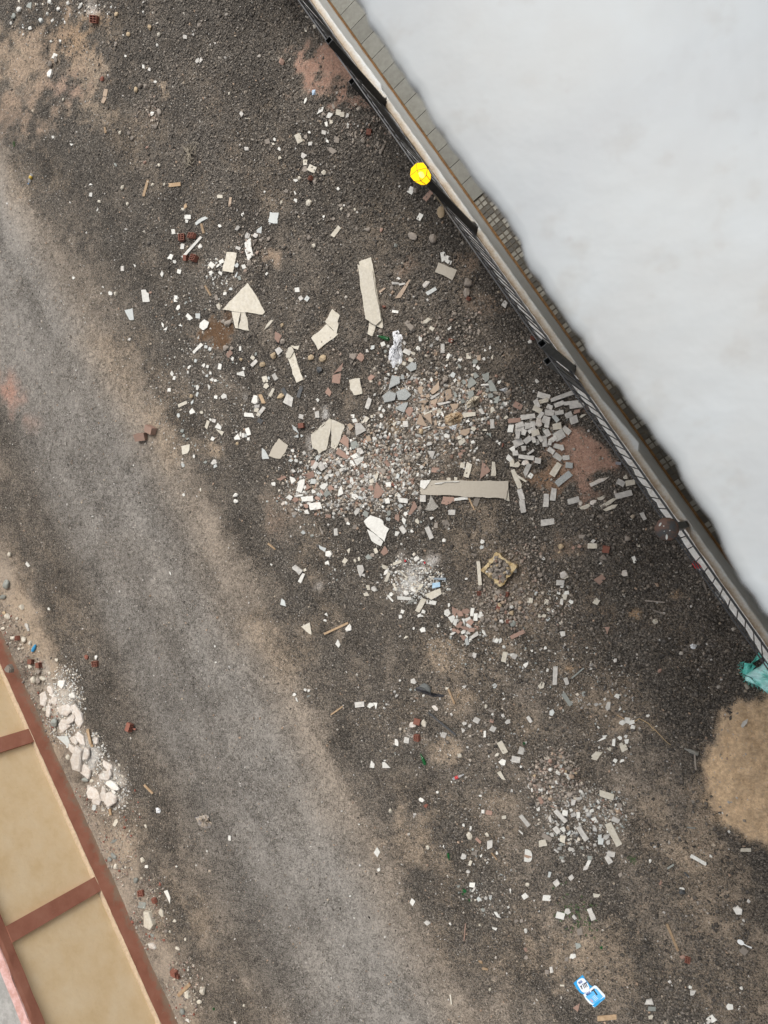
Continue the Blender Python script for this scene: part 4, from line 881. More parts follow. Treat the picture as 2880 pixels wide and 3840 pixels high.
# ------------------------------------------------------------------ low ochre building across the street
def low_building():
    A, B = at(0, 2362), at(668, 3840)
    D = (B - A).normalized(); Nn = Vector((-D.y, D.x, 0))
    if Nn.x < 0: Nn = -Nn
    O = B.copy()
    e = empty('low_building', O)
    tag(e, 'low ochre building with red-brown bands and grey concrete roof, bottom left corner', 'building')
    def q(s, n, z): return D * s + Nn * n + Vector((0, 0, z))
    PZ, HZ = .36, 2.70
    def paint(name, a, b_, c_, sc):
        mt, t, p, N, L = nodes(name)
        c = rampn(t, noisen(t, sc, 6, .6), [(.33, a), (.5, b_), (.68, c_)])
        z = N('ShaderNodeSeparateXYZ'); L(N('ShaderNodeNewGeometry').outputs['Position'], z.inputs[0])
        low = mathn(t, 'ADD', z.outputs[2], mathn(t, 'MULTIPLY_ADD', noisen(t, 6, 5, .7), .7, -.35))
        c = mixc(t, rampn(t, low, [(.0, .9), (.16, 0.0)]), c, (.25, .19, .135))
        c = mixc(t, mathn(t, 'MULTIPLY', rampn(t, noisen(t, 26, 5, .7), [(.60, 0.0), (.70, 1.0)]), .3), c, (.40, .30, .21))
        L(c, p.inputs['Base Color']); p.inputs['Roughness'].default_value = .8
        bumpn(t, p, noisen(t, 7, 4, .5), .28, .02)
        return mt
    MO = paint('ochre_wall_paint', (.66, .49, .28), (.71, .545, .335), (.735, .585, .385), 2.2)
    MR = paint('red_oxide_paint', (.27, .105, .066), (.315, .128, .082), (.35, .155, .105), 2.5)
    MC = plain('bare_concrete', (.34, .325, .30), .9, 0, .6, 30, col2=(.25, .24, .22), vs=8)
    MP = plain('pink_overpaint', (.56, .36, .33), .9, 0, .5, 40, col2=(.44, .24, .20), vs=9)
    MLg = plain('pale_cement_ledge', (.50, .38, .26), .9, 0, .5, 60, col2=(.40, .30, .20), vs=14)
    SA, SB = -16.0, 6.0
    rr = random.Random(21)
    def strip(name, s0, s1, prof, mat, step=.15, jit=.006, par=None):
        """profile of (n, z) swept along the facade with a hand-trowelled wobble"""
        ss = list(np.arange(s0, s1, step)) + [s1]
        v, f = [], []
        k = len(prof)
        for s in ss:
            for (n, z) in prof: v.append(q(s, n + (rr.uniform(-jit, jit) if n > -.3 else 0), z + rr.uniform(-jit, jit)))
        for i in range(len(ss) - 1):
            for j in range(k - 1): f.append((i * k + j, (i + 1) * k + j, (i + 1) * k + j + 1, i * k + j + 1))
        f.append(tuple(range(k))); f.append(tuple(range((len(ss) - 1) * k, len(ss) * k))[::-1])
        o = obj(name, new_mesh(name, v, f), mat, par or e)
        return o
    # body and roof
    b = MB(); c0 = q((SA + SB) / 2, -3.12, HZ / 2 - .03)
    b.box(c0, D * ((SB - SA) / 2), Nn * 3.0, Vector((0, 0, HZ / 2 - .04))); b.build('wall', MO, e)
    pl = strip('plinth', SA, SB, [(-.12, -.05), (.012, -.05), (.004, .10), (.0, PZ - .01)], MR, .3, .004)
    strip('plinth_ledge', SA, SB, [(.0, PZ - .012), (-.008, PZ), (-.085, PZ + .022), (-.12, PZ + .02)], MLg, .12, .005, pl)
    strip('top_band', SA, SB, [(-.12, 2.44), (-.012, 2.44), (-.002, 2.60), (-.004, HZ - .03)], MR, .2, .004)
    b = MB(); b.box(q((SA + SB) / 2, -3.2, HZ - .04), D * ((SB - SA) / 2), Nn * 3.0, Vector((0, 0, .035))); rf = b.build('roof', MC, e)
    strip('painted_rim', SA, SB, [(-.004, HZ - .032), (-.004, HZ - .008), (-.02, HZ), (-.19, HZ + .006), (-.2, HZ - .02)], MP, .2, .005, rf)
    # pilasters and panels
    def sc(px, py):
        w = at(px, py, PZ) - O; return w.dot(D)
    p1 = (sc(133, 2713), sc(150, 2762)); p2 = (sc(376, 3273), sc(405, 3325))
    per = (p2[0] + p2[1] - p1[0] - p1[1]) / 2; wd_ = (p2[1] - p2[0] + p1[1] - p1[0]) / 2
    cs = [(p2[0] + p2[1]) / 2 + per * k for k in range(-4, 3)]
    for c in cs:
        if SA < c < SB:
            b = MB(); b.box(q(c, -.068, (PZ + 2.44) / 2 - .03), D * (wd_ / 2), Nn * .062, Vector((0, 0, (2.44 - PZ) / 2 + .028)))
            b.build('pilaster', MR, e)
    for a, b_ in zip(cs[:-1], cs[1:]):
        s0, s1 = a + wd_ / 2, b_ - wd_ / 2
        if s1 > SB or s0 < SA: continue
        ng, mg = 14, 10
        v, f = [], []
        for j in range(mg + 1):
            for i in range(ng + 1):
                v.append(q(s0 + (s1 - s0) * i / ng, -.082 + rr.uniform(-.002, .002), PZ + .022 + (2.44 - PZ - .022) * j / mg))
        for j in range(mg):
            for i in range(ng): f.append((j * (ng + 1) + i, j * (ng + 1) + i + 1, (j + 1) * (ng + 1) + i + 1, (j + 1) * (ng + 1) + i))
        me = new_mesh('panel', v, f)
        for p_ in me.polygons: p_.use_smooth = True
        obj('panel', me, MO, e)
    return e
low_building()

# ------------------------------------------------------------------ broken pieces lying on the street
OCC = ZZ.copy()                                   # what already lies there (for stacking)
for _px, _py, _rx, _ry in ((1350, 1790, 210, 130), (1420, 1660, 150, 110), (1560, 1480, 150, 90), (1690, 1560, 150, 110), (1230, 1850, 190, 90), (1545, 2160, 100, 80), (1885, 2270, 120, 85), (1745, 2340, 75, 55), (2190, 3060, 150, 110)):
    OCC += .011 * sstep(1.15, .8, np.sqrt(((U - _px) / _rx) ** 2 + ((V - _py) / _ry) ** 2)) * (OCC - ZZ < .005)
def occ_cells(poly):
    xs = [p.x for p in poly]; ys = [p.y for p in poly]
    j0, j1 = int((min(xs) - GX0) / GS), int((max(xs) - GX0) / GS) + 1
    i0, i1 = int((min(ys) - GY0) / GS), int((max(ys) - GY0) / GS) + 1
    j0, i0 = max(j0, 0), max(i0, 0); j1, i1 = min(j1, len(gx) - 1), min(i1, len(gy) - 1)
    if j1 < j0 or i1 < i0: return None
    X, Y = np.meshgrid(gx[j0:j1 + 1], gy[i0:i1 + 1])
    ins = np.zeros(X.shape, bool)
    n = len(poly)
    for a in range(n):
        p, q_ = poly[a], poly[(a + 1) % n]
        if abs(q_.y - p.y) < 1e-9: continue
        c = ((p.y > Y) != (q_.y > Y)) & (X < (q_.x - p.x) * (Y - p.y) / (q_.y - p.y) + p.x)
        ins ^= c
    if not ins.any():
        cx, cy = sum(xs) / n, sum(ys) / n
        ins[np.unravel_index(np.argmin((X - cx) ** 2 + (Y - cy) ** 2), X.shape)] = True
    return (slice(i0, i1 + 1), slice(j0, j1 + 1)), ins

def settle(poly, th):
    r = occ_cells(poly)
    if r is None: return zat(poly[0].x, poly[0].y)
    sl_, ins = r
    v = OCC[sl_][ins]
    return float(np.percentile(v, 80))
def occupy(poly, z):
    r = occ_cells(poly)
    if r is None: return
    sl_, ins = r
    a = OCC[sl_]
    a[ins] = np.maximum(a[ins], z)

def rect(cx, cy, l, w, ang):
    c, s_ = math.cos(math.radians(ang)), math.sin(math.radians(ang))
    return [(cx + c * x - s_ * y, cy + s_ * x + c * y) for x, y in ((-l / 2, -w / 2), (l / 2, -w / 2), (l / 2, w / 2), (-l / 2, w / 2))]
def shard(cx, cy, l, w, ang, n, rr):
    """irregular broken outline inside a box"""
    a0 = rr.uniform(0, 6.28)
    out = []
    for k in range(n):
        a = a0 + 2 * math.pi * (k + rr.uniform(-.28, .28)) / n
        r = rr.uniform(.82, 1.12)
        x, y = math.cos(a) * l * .56 * r, math.sin(a) * w * .56 * r
        c, s_ = math.cos(math.radians(ang)), math.sin(math.radians(ang))
        out.append((cx + c * x - s_ * y, cy + s_ * x + c * y))
    return out
def rough_edges(pts, rr, amt):
    """nibble the straight edges of a broken outline a little"""
    out = []
    for i, p in enumerate(pts):
        q_ = pts[(i + 1) % len(pts)]
        out.append(p)
        L_ = math.hypot(q_[0] - p[0], q_[1] - p[1])
        if L_ > 26:
            for t in sorted(rr.uniform(.15, .85) for _ in range(1 if L_ < 60 else 2)):
                d = rr.uniform(-amt, amt)
                out.append((p[0] + (q_[0] - p[0]) * t - (q_[1] - p[1]) / L_ * d, p[1] + (q_[1] - p[1]) * t + (q_[0] - p[0]) / L_ * d))
    return out

ICO_V, ICO_F = None, None
def _ico():
    global ICO_V, ICO_F
    import bmesh
    bm = bmesh.new(); bmesh.ops.create_icosphere(bm, subdivisions=2, radius=1)
    bm.verts.index_update()
    ICO_V = np.array([v.co[:] for v in bm.verts]); ICO_F = [tuple(v.index for v in f.verts) for f in bm.faces]
    bm.free()
_ico()
def rock_mesh(name, seed, angular=.3, flat=1.0):
    """a lump cut by random planes: broken faces instead of a ball"""
    g = np.random.default_rng(seed)
    v = ICO_V.copy()
    for _ in range(9):
        d = g.normal(size=3); d /= np.linalg.norm(d)
        h = g.uniform(.55, .9)
        over = np.clip(v @ d - h, 0, None)
        v -= over[:, None] * d
    v += g.normal(size=v.shape) * .035 * angular / .3
    v[:, 2] *= flat
    v -= (v.max(0) + v.min(0)) / 2
    v /= (v.max(0) - v.min(0)) / 2
    return new_mesh(name, v, ICO_F)
ROCKS = [rock_mesh('stone', 50 + k) for k in range(10)]
CHUNKS = [rock_mesh('chunk', 90 + k, .5) for k in range(8)]

def chunk_mesh(seed):
    """flat broken lump: jagged outline, worn upper edge, uneven top"""
    g = random.Random(seed)
    n = g.choice((5, 6, 7))
    lo, mi, up = [], [], []
    for k in range(n):
        a = 2 * math.pi * (k + g.uniform(-.3, .3)) / n
        c, s_ = math.cos(a), math.sin(a)
        r = 1 / max(abs(c), abs(s_)) ** .8 * g.uniform(.68, 1.06)
        x, y = c * r, s_ * r
        lo.append((x, y, -1)); mi.append((x * g.uniform(.93, 1.0), y * g.uniform(.93, 1.0), g.uniform(.1, .7))); t = g.uniform(.6, .86); up.append((x * t, y * t, g.uniform(.55, 1.0)))
    v = lo + mi + up + [(g.uniform(-.2, .2), g.uniform(-.2, .2), g.uniform(.6, 1.0))]
    f = [tuple(range(n))[::-1]]
    for k in range(n):
        q_ = (k + 1) % n
        f += [(k, q_, n + q_), (k, n + q_, n + k), (n + k, n + q_, 2 * n + q_), (n + k, 2 * n + q_, 2 * n + k), (2 * n + k, 2 * n + q_, 3 * n)]
    return new_mesh('chunk', v, f)
CHUNKS = [chunk_mesh(300 + k) for k in range(14)]
PIECES = []        # (object, noun, colour word, shape word, px, py, area in photo px)
REST = {}          # leftover small shards by material
COLW = {'W': 'white', 'C': 'cream', 'E': 'grey-beige', 'L': 'pale blue-grey', 'M': 'light grey', 'G': 'speckled grey', 'S': 'greenish grey', 'K': 'red-brown', 'B': 'tan',
        'R': 'grey-brown', 'Y': 'ochre', 'D': 'charcoal', 'T': 'brick-red', 'O': 'brown', 'Z': 'patterned'}
def parea(pts): return abs(sum(pts[i][0] * pts[(i + 1) % len(pts)][1] - pts[(i + 1) % len(pts)][0] * pts[i][1] for i in range(len(pts)))) / 2

TODO = []
def parse():
    ox = oy = 0; k = 1; sect = ''
    rr = random.Random(77)
    for line in DATA.strip().split('\n'):
        if line.startswith('@'):
            a = line[1:].split(); ox, oy, k = float(a[0]), float(a[1]), float(a[2]); sect = a[3] if len(a) > 3 else ''
            continue
        lab = None
        if '|' in line: line, lab = line.split('|')
        for it in line.split(';'):
            a = it.split()
            if not a: continue
            sh, cl = a[0], a[1]
            num = [float(x) for x in a[2:]]
            if sh == 'P':
                pts = [(ox + num[i] / k, oy + num[i + 1] / k) for i in range(0, len(num), 2)]
                cx, cy = sum(p[0] for p in pts) / len(pts), sum(p[1] for p in pts) / len(pts)
                L_, W_, an = 0, 0, 0
            else:
                cx, cy, L_, W_ = ox + num[0] / k, oy + num[1] / k, num[2] / k, num[3] / k
                an = num[4] if len(num) > 4 else (0 if sh in 'rwb' else rr.uniform(-40, 40))
                if sh in 'rwb': pts = rect(cx, cy, L_, W_, an)
                elif sh == 'q': pts = shard(cx, cy, L_, W_, an, rr.choice((4, 4, 5, 5)), rr)
                elif sh == 't': pts = shard(cx, cy, L_, W_, an, 3, rr)
                else: pts = shard(cx, cy, L_, W_, an, 8, rr)
            TODO.append(dict(sh=sh, cl=cl, pts=pts, c=(cx, cy), L=L_, W=W_, an=an, lab=lab, sect=sect, area=parea(pts)))
parse()

def kind_of(d):
    if d['lab']:
        w = d['lab'].split()[0]
        return {'slab': 'tile_slab', 'granite': 'granite_piece', 'plast': 'plastic_profile', 'pipe': 'plastic_pipe'}[w]
    sh, cl = d['sh'], d['cl']
    if sh == 's': return 'stone'
    if sh == 'c': return 'plaster_chunk'
    if sh == 'w': return 'wood_strip'
    if sh == 'b': return 'brick_piece'
    if cl == 'M' or d['sect'] == 'marble': return 'marble_offcut'
    if cl in 'KB': return 'clay_tile_shard'
    if cl in 'SGLD': return 'grey_tile_shard'
    if cl in 'RYTO': return 'stone_shard'
    return 'tile_shard'
for d in TODO: d['kind'] = kind_of(d)
by = {}
for d in TODO: by.setdefault(d['kind'], []).append(d)
for kd, ls in by.items():
    ls.sort(key=lambda d: -d['area'])
    for i, d in enumerate(ls): d['solo'] = i < 300

def flat_piece(d, th, tilt, rr):
    cx, cy = d['c']
    pts = d['pts']
    c0 = at(cx, cy)
    for _ in range(3):
        c0 = at(cx, cy, zat(c0.x, c0.y))
    poly0 = [at(x, y, c0.z) for x, y in pts]
    z = settle(poly0, th) + .002
    ar = d['area']
    ax, ay = rr.uniform(-tilt, tilt), rr.uniform(-tilt, tilt)
    top = []
    c = at(cx, cy, z + th)
    r = max((at(x, y, z + th) - c).length for x, y in pts)
    lift = min(r * (abs(ax) + abs(ay)) * .35, .03)
    for x, y in pts:
        p = at(x, y, z + th + lift)
        p.z += (p.x - c.x) * ax + (p.y - c.y) * ay
        top.append(p)
    occupy(poly0, z + th + lift * .5)
    return top, c, z

def hollow_brick(d, rr):
    """short piece of hollow clay block: ribbed sides, square holes through the end"""
    cx, cy = d['c']
    c0 = at(cx, cy)
    c0 = at(cx, cy, zat(c0.x, c0.y))
    pp = [at(x, y, c0.z + .05) for x, y in d['pts']]
    z = settle(pp, .08)
    ux = (pp[1] - pp[0]); uy = (pp[3] - pp[0])
    lx, ly = ux.length, uy.length
    ux.normalize(); uy = Vector((-ux.y, ux.x, 0))
    hz = min(max(min(lx, ly) * .75, .05), .12)
    e = empty('brick_piece', at(cx, cy, z))
    m_ = PM[d['cl']]
    b = MB()
    holes = d['cl'] == 'T' and min(lx, ly) > .055
    if holes and rr.random() < .6:
        # standing piece: six square holes seen from above
        t_ = min(lx, ly) * .085
        for x in (-1, 0, 1):
            b.box(ux * (x * (lx / 2 - t_ / 2)) + Vector((0, 0, hz * .5)), ux * (t_ / 2), uy * ly / 2, Vector((0, 0, hz * .5)))
        for y in (-1, -.34, .34, 1):
            b.box(uy * (y * (ly / 2 - t_ / 2)) + Vector((0, 0, hz * .5)), ux * (lx / 2 * .99), uy * (t_ / 2), Vector((0, 0, hz * .495)))
        b.box((0, 0, hz * .06), ux * lx / 2 * .97, uy * ly / 2 * .97, Vector((0, 0, hz * .04)))
    elif holes:
        # shell and webs of a six-hole block, holes opening along ux
        t_ = ly * .09
        b.box((0, 0, hz * .05), ux * lx / 2, uy * ly / 2, Vector((0, 0, hz * .05)))
        b.box((0, 0, hz * .95), ux * lx / 2, uy * ly / 2, Vector((0, 0, hz * .05)))
        b.box((0, 0, hz * .5), ux * (lx / 2 * .995), uy * (ly / 2 - t_ * .5), Vector((0, 0, hz * .045)))
        for y in (-1, -.34, .34, 1):
            b.box(uy * (y * (ly / 2 - t_ / 2)) + Vector((0, 0, hz * .5)), ux * (lx / 2 * .99), uy * (t_ / 2), Vector((0, 0, hz * .40)))
        for y in (-.7, 0, .7):                         # ribs on the upper face
            b.box(uy * (y * ly / 2) + Vector((0, 0, hz * 1.02)), ux * (lx / 2 * .98), uy * (ly * .07), Vector((0, 0, hz * .035)))
    elif d['cl'] == 'T':
        ck = rr.choice(CHUNKS)
        b.add([ux * (vv.co.x * lx / 2) + uy * (vv.co.y * ly / 2) + Vector((0, 0, (vv.co.z + 1) * hz / 2)) for vv in ck.vertices], [tuple(pp_.vertices) for pp_ in ck.polygons])
    else:
        b.add([ux * x * lx / 2 * rr.uniform(.86, 1.05) + uy * y * ly / 2 * rr.uniform(.86, 1.05) + Vector((0, 0, zz * hz * rr.uniform(.9, 1.1))) for zz in (0, 1) for x, y in ((-1, -1), (1, -1), (1, 1), (-1, 1))],
              [(3, 2, 1, 0), (4, 5, 6, 7), (0, 1, 5, 4), (1, 2, 6, 5), (2, 3, 7, 6), (3, 0, 4, 7)])
    me = new_mesh('brick_piece', b.v, b.f)
    o = obj('brick_piece', me, m_)
    o.location = e.location
    o.rotation_euler = (rr.uniform(-.35, .35), rr.uniform(-.3, .3), 0)
    bpy.data.objects.remove(e)
    occupy(pp, z + hz * .7)
    return o

rr = random.Random(123)
restb = {}
for d in TODO:
    sh, cl, kd = d['sh'], d['cl'], d['kind']
    cx, cy = d['c']
    if sh in 'sc':
        c0 = at(cx, cy)
        for _ in range(2): c0 = at(cx, cy, zat(c0.x, c0.y))
        sx = (at(cx + 10, cy, c0.z) - at(cx - 10, cy, c0.z)).length / 20
        sy = (at(cx, cy + 10, c0.z) - at(cx, cy - 10, c0.z)).length / 20
        a, b_ = d['L'] * sx / 2, d['W'] * sy / 2
        if d['sect'] == 'plaster' and sh == 'c': a, b_ = a * 1.22, b_ * 1.15
        hgt = min(a, b_) * (rr.uniform(.55, .85) if sh == 's' else (rr.uniform(.16, .30) if d['sect'] == 'plaster' else rr.uniform(.22, .42)))
        poly = [at(x, y, c0.z) for x, y in d['pts']]
        z = settle(poly, hgt)
        me = rr.choice(ROCKS if sh == 's' else CHUNKS)
        mat = PM[cl]
        if sh == 'c': mat = PM['plasterW'] if cl == 'W' else (PM['plaster'] if d['sect'] == 'plaster' or rr.random() < .45 else PM['C'])
        if sh == 'c' and cl in 'LRK': mat = PM[cl]
        if not me.materials: me.materials.append(mat)
        o = obj(kd, me, mat)
        o.location = at(cx, cy, z + hgt * .72)
        o.scale = (a, b_, hgt)
        o.rotation_euler = (0, 0, -math.radians(d['an']) if 'an' in d else 0)
        if sh == 'c': o.rotation_euler.x, o.rotation_euler.y = rr.uniform(-.14, .14), rr.uniform(-.14, .14)
        if sh == 's' and abs(a - b_) < .25 * a: o.rotation_euler.z = rr.uniform(0, 6.28)
        occupy(poly, z + hgt)
    elif sh == 'b':
        o = hollow_brick(d, rr)
    else:
        th = {'tile_slab': .022, 'granite_piece': .024, 'marble_offcut': .024, 'wood_strip': .016, 'plastic_profile': .02, 'plastic_pipe': .016}.get(kd, .011)
        if d['sect'] == 'marble': th = .03
        if d['cl'] == 'C' and kd == 'marble_offcut': th = .04
        tl = .03 if d['area'] > 1500 else (.09 if d['area'] > 250 else .16)
        if kd in ('tile_slab',): tl = .02
        if kd == 'tile_slab' and len(d['pts']) < 12: d['pts'] = rough_edges(rough_edges(rough_edges(d['pts'], rr, 3.0), rr, 2.2), rr, 1.2)
        elif sh in 'qtP' and kd not in ('plastic_profile', 'plastic_pipe'): d['pts'] = rough_edges(d['pts'], rr, 1.5)
        elif sh == 'r': d['pts'] = rough_edges([(x + rr.uniform(-1.3, 1.3), y + rr.uniform(-1.3, 1.3)) for x, y in d['pts']], rr, .9)
        top, c, z = flat_piece(d, th, tl, rr)
        if not d['solo']:
            restb.setdefault(cl, MB()).prism(top, th)
            continue
        b = MB(); b.prism([p - c for p in top], th)
        o = b.build(kd, PM[cl])
        o.location = c
    shp = {'s': '', 'c': '', 'w': 'narrow', 'b': ''}.get(sh)
    if shp is None:
        n = len(d['pts'])
        if sh == 't': shp = 'triangular'
        elif sh == 'r':
            ratio = max(d['L'], d['W']) / max(1, min(d['L'], d['W']))
            shp = 'strip-shaped' if ratio > 2.6 else ('oblong' if ratio > 1.35 else 'squarish')
        else:
            xs = [p[0] for p in d['pts']]; ys = [p[1] for p in d['pts']]
            fill = d['area'] / max(1, (max(xs) - min(xs)) * (max(ys) - min(ys)))
            shp = 'pointed' if fill < .52 else ('angular' if fill < .66 else 'blocky')
    o['_i'] = len(PIECES)
    PIECES.append((o, kd, COLW[cl], shp, cx, cy, d['area'], d['lab']))
for cl, b in restb.items():
    o = b.build('tile_shards', PM[cl], kind='stuff')
    tag(o, 'scatter of tiny %s tile chips spread thinly over the whole gravel street' % COLW[cl], 'tile chips')

# ------------------------------------------------------------------ scattered masses: chippings, grit, rubble
def vc_material(name, rough=.85):
    mt, t, p, N, L = nodes(name)
    a = N('ShaderNodeAttribute'); a.attribute_name = 'tone'
    nz = noisen(t, 90, 3, .6)
    L(mixc(t, 1.0, a.outputs['Color'], mathn(t, 'MULTIPLY_ADD', nz, .7, .65), 'MULTIPLY'), p.inputs['Base Color'])
    p.inputs['Roughness'].default_value = rough
    p.inputs['Specular IOR Level'].default_value = .25
    return mt
M_VC = vc_material('mixed_chippings')
OCT_V = np.array([(1, 0, 0), (-1, 0, 0), (0, 1, 0), (0, -1, 0), (0, 0, 1), (0, 0, -1)], float)
OCT_F = np.array([(0, 2, 4), (2, 1, 4), (1, 3, 4), (3, 0, 4), (2, 0, 5), (1, 2, 5), (3, 1, 5), (0, 3, 5)])
BX_V = np.array([(x, y, z) for z in (-1, 1) for x, y in ((-1, -1), (1, -1), (1, 1), (-1, 1))], float)
BX_F = np.array([(0, 2, 1), (0, 3, 2), (4, 5, 6), (4, 6, 7), (0, 1, 5), (0, 5, 4), (1, 2, 6), (1, 6, 5), (2, 3, 7), (2, 7, 6), (3, 0, 4), (3, 4, 7)])
def mass(name, x, y, size, tones, label, cat, base='oct', flat=.6, jit=.35, lift=None):
    n = len(x)
    BV, BF = (OCT_V, OCT_F) if base == 'oct' else (BX_V, BX_F)
    k = len(BV)
    v = np.repeat(BV[None], n, 0) * (1 + NR.uniform(-jit, jit, (n, k, 3)))
    if base == 'oct': v += NR.normal(0, .18, (n, k, 3))
    sc = size[:, None] * np.stack([NR.uniform(.7, 1.25, n), NR.uniform(.7, 1.25, n), NR.uniform(.6, 1.1, n) * flat], -1)
    v *= sc[:, None, :]
    a = NR.uniform(0, 6.283, n); tx = NR.normal(0, .35, n); ty = NR.normal(0, .35, n)
    ca, sa = np.cos(a)[:, None], np.sin(a)[:, None]
    X = v[..., 0] * ca - v[..., 1] * sa; Y = v[..., 0] * sa + v[..., 1] * ca
    Z = v[..., 2] + (X * tx[:, None] + Y * ty[:, None])
    zz = zarr(x, y) + sc[:, 2] * .45
    if lift is not None: zz = zz + lift
    co = np.stack([X + x[:, None], Y + y[:, None], Z + zz[:, None]], -1).reshape(-1, 3)
    f = (BF[None] + (np.arange(n) * k)[:, None, None]).reshape(-1, 3)
    me = bpy.data.meshes.new(name)
    me.vertices.add(len(co)); me.vertices.foreach_set('co', co.ravel())
    me.loops.add(len(f) * 3); me.loops.foreach_set('vertex_index', f.ravel().astype(np.int32))
    me.polygons.add(len(f)); me.polygons.foreach_set('loop_start', np.arange(0, len(f) * 3, 3, dtype=np.int32))
    me.update(calc_edges=True)
    at_ = me.attributes.new('tone', 'FLOAT_COLOR', 'POINT')
    c = np.ones((n, k, 4), np.float32); c[..., :3] = tones[:, None, :]
    at_.data.foreach_set('color', c.ravel())
    o = obj(name, me, M_VC, kind='stuff')
    return tag(o, label, cat)
def tone(n, pal, var=.2):
    pal = np.array(pal); t = pal[NR.integers(0, len(pal), n)]
    return t * NR.uniform(1 - var, 1 + var, (n, 1))
def street_pts(n):
    x = NR.uniform(-18, 0, n); y = NR.uniform(-13, 14, n)
    nn = x * ND.x + y * ND.y
    u, v = pix(x, y, 0)
    ok = (nn < -.97) & (nn > -14.0) & (u > -60) & (u < 2940) & (v > -60) & (v < 3900)
    return x[ok], y[ok]
# dark road chippings
x, y = street_pts(420000)
dd = dust_at(x, y) + NR.normal(0, .22, len(x))
nn = x * ND.x + y * ND.y
keep = (dd < .52) & (NR.random(len(x)) < np.interp(nn, [-14, -8, -6, -1], [.30, .38, .55, .75]))
x, y, nn = x[keep][:90000], y[keep][:90000], nn[keep][:90000]
sz = NR.gamma(5, 1, len(x)) / 5 * np.interp(nn, [-14, -8, -5, -1], [.0075, .009, .015, .0185])
mass('gravel', x, y, np.clip(sz, .004, .035), (.45 + 1.0 * fbm(x + 3, y + 8, .8, 3))[:, None] * tone(len(x), [(.10, .089, .077), (.135, .12, .103), (.17, .15, .128), (.08, .072, .064), (.21, .18, .148)], .3),
     'dark grey-brown road chippings covering the whole street', 'gravel')
# pale grit specks everywhere
x, y = street_pts(30000)
x, y = x[:13000], y[:13000]
mass('grit', x, y, (NR.gamma(2.5, 1, len(x)) * .0022 + .0022) * np.interp(x * ND.x + y * ND.y, [-13, -7, -2], [.8, 1.0, 1.2]), tone(len(x), [(.36, .33, .29), (.44, .42, .39), (.32, .27, .21), (.3, .22, .16), (.25, .225, .19)], .25),
     'pale grit and tiny crumbs sprinkled over the whole street', 'grit', 'box', .5)
# rubble fields
def field(name, spec, pal, label, cat, smin, smax, base='box', flat=.4, heap_lift=0.0):
    xs, ys, ls = [], [], []
    for px, py, rx, ry, n in spec:
        a = NR.uniform(0, 6.283, n); r = np.sqrt(NR.random(n)) * (1 + NR.normal(0, .12, n))
        for u_, v_ in zip(px + np.cos(a) * r * rx, py + np.sin(a) * r * ry):
            w = at(u_, v_); w = at(u_, v_, zat(w.x, w.y)); xs.append(w.x); ys.append(w.y)
        ls += list(np.clip(1 - r, 0, 1) * heap_lift * NR.random(n))
    xs, ys = np.array(xs), np.array(ys)
    sz = smin + (smax - smin) * NR.random(len(xs)) ** 2.2
    mass(name, xs, ys, sz, tone(len(xs), pal, .22), label, cat, base, flat, .4, np.array(ls))
WPAL = [(.62, .61, .57), (.50, .49, .46), (.56, .51, .43), (.42, .42, .40)]
MPAL = [(.54, .53, .49), (.44, .43, .40), (.48, .43, .36), (.38, .37, .345)] + [(.36, .32, .27), (.24, .205, .17), (.28, .185, .14), (.33, .25, .18), (.25, .22, .185), (.30, .26, .22), (.20, .175, .15)]
BPAL = [(.30, .26, .22), (.26, .225, .19), (.34, .29, .24), (.22, .19, .165), (.31, .235, .19), (.38, .335, .28)]
field('tile_rubble', [(1350, 1790, 210, 130, 1450), (1420, 1660, 150, 110, 650), (1560, 1480, 150, 90, 560), (1690, 1560, 150, 110, 650), (1230, 1850, 190, 90, 520), (1800, 1500, 120, 90, 260), (1640, 1680, 140, 90, 300), (1560, 1380, 170, 90, 220), (1150, 1780, 130, 120, 260), (1480, 1830, 150, 100, 350), (1520, 1720, 110, 110, 300)],
      MPAL, 'mixed white, tan and red-brown tile rubble crumbs among the broken slabs', 'rubble', .005, .027)
field('broken_tile_rubble', [(1350, 1790, 220, 130, 230), (1420, 1660, 150, 110, 90), (1560, 1490, 150, 90, 80), (1690, 1560, 150, 110, 100), (1230, 1850, 190, 90, 90), (1780, 1500, 130, 100, 50), (2190, 3060, 150, 110, 60), (1745, 2340, 75, 55, 30)],
      MPAL + WPAL[:2] + [(.30, .20, .155)], 'broken tile bits of finger size mixed through the rubble', 'rubble', .018, .040, 'box', .16, .012)
field('white_rubble', [(1545, 2150, 100, 70, 420), (1600, 2190, 90, 60, 260), (1540, 2220, 70, 40, 160), (820, 1020, 60, 60, 120), (245, 2640, 70, 150, 1100), (340, 2830, 65, 80, 450), (420, 2960, 65, 95, 500), (320, 20, 110, 50, 120), (130, 60, 150, 90, 50)],
      WPAL, 'white plaster crumbs and powdery bits in the pale heaps', 'rubble', .004, .020)
field('stone_rubble', [(1885, 2270, 120, 85, 620), (2080, 2920, 95, 105, 640), (1990, 2120, 90, 90, 160), (2040, 2280, 110, 110, 200), (1980, 1850, 60, 200, 90), (560, 420, 55, 60, 160), (940, 940, 70, 90, 160), (1390, 470, 130, 90, 200), (1690, 1250, 140, 110, 260), (1200, 1320, 120, 60, 60), (1930, 2090, 70, 60, 60)],
      BPAL, 'grey-brown rubble stones spilled in loose heaps on the street', 'rubble', .011, .036, 'oct', .75, .035)
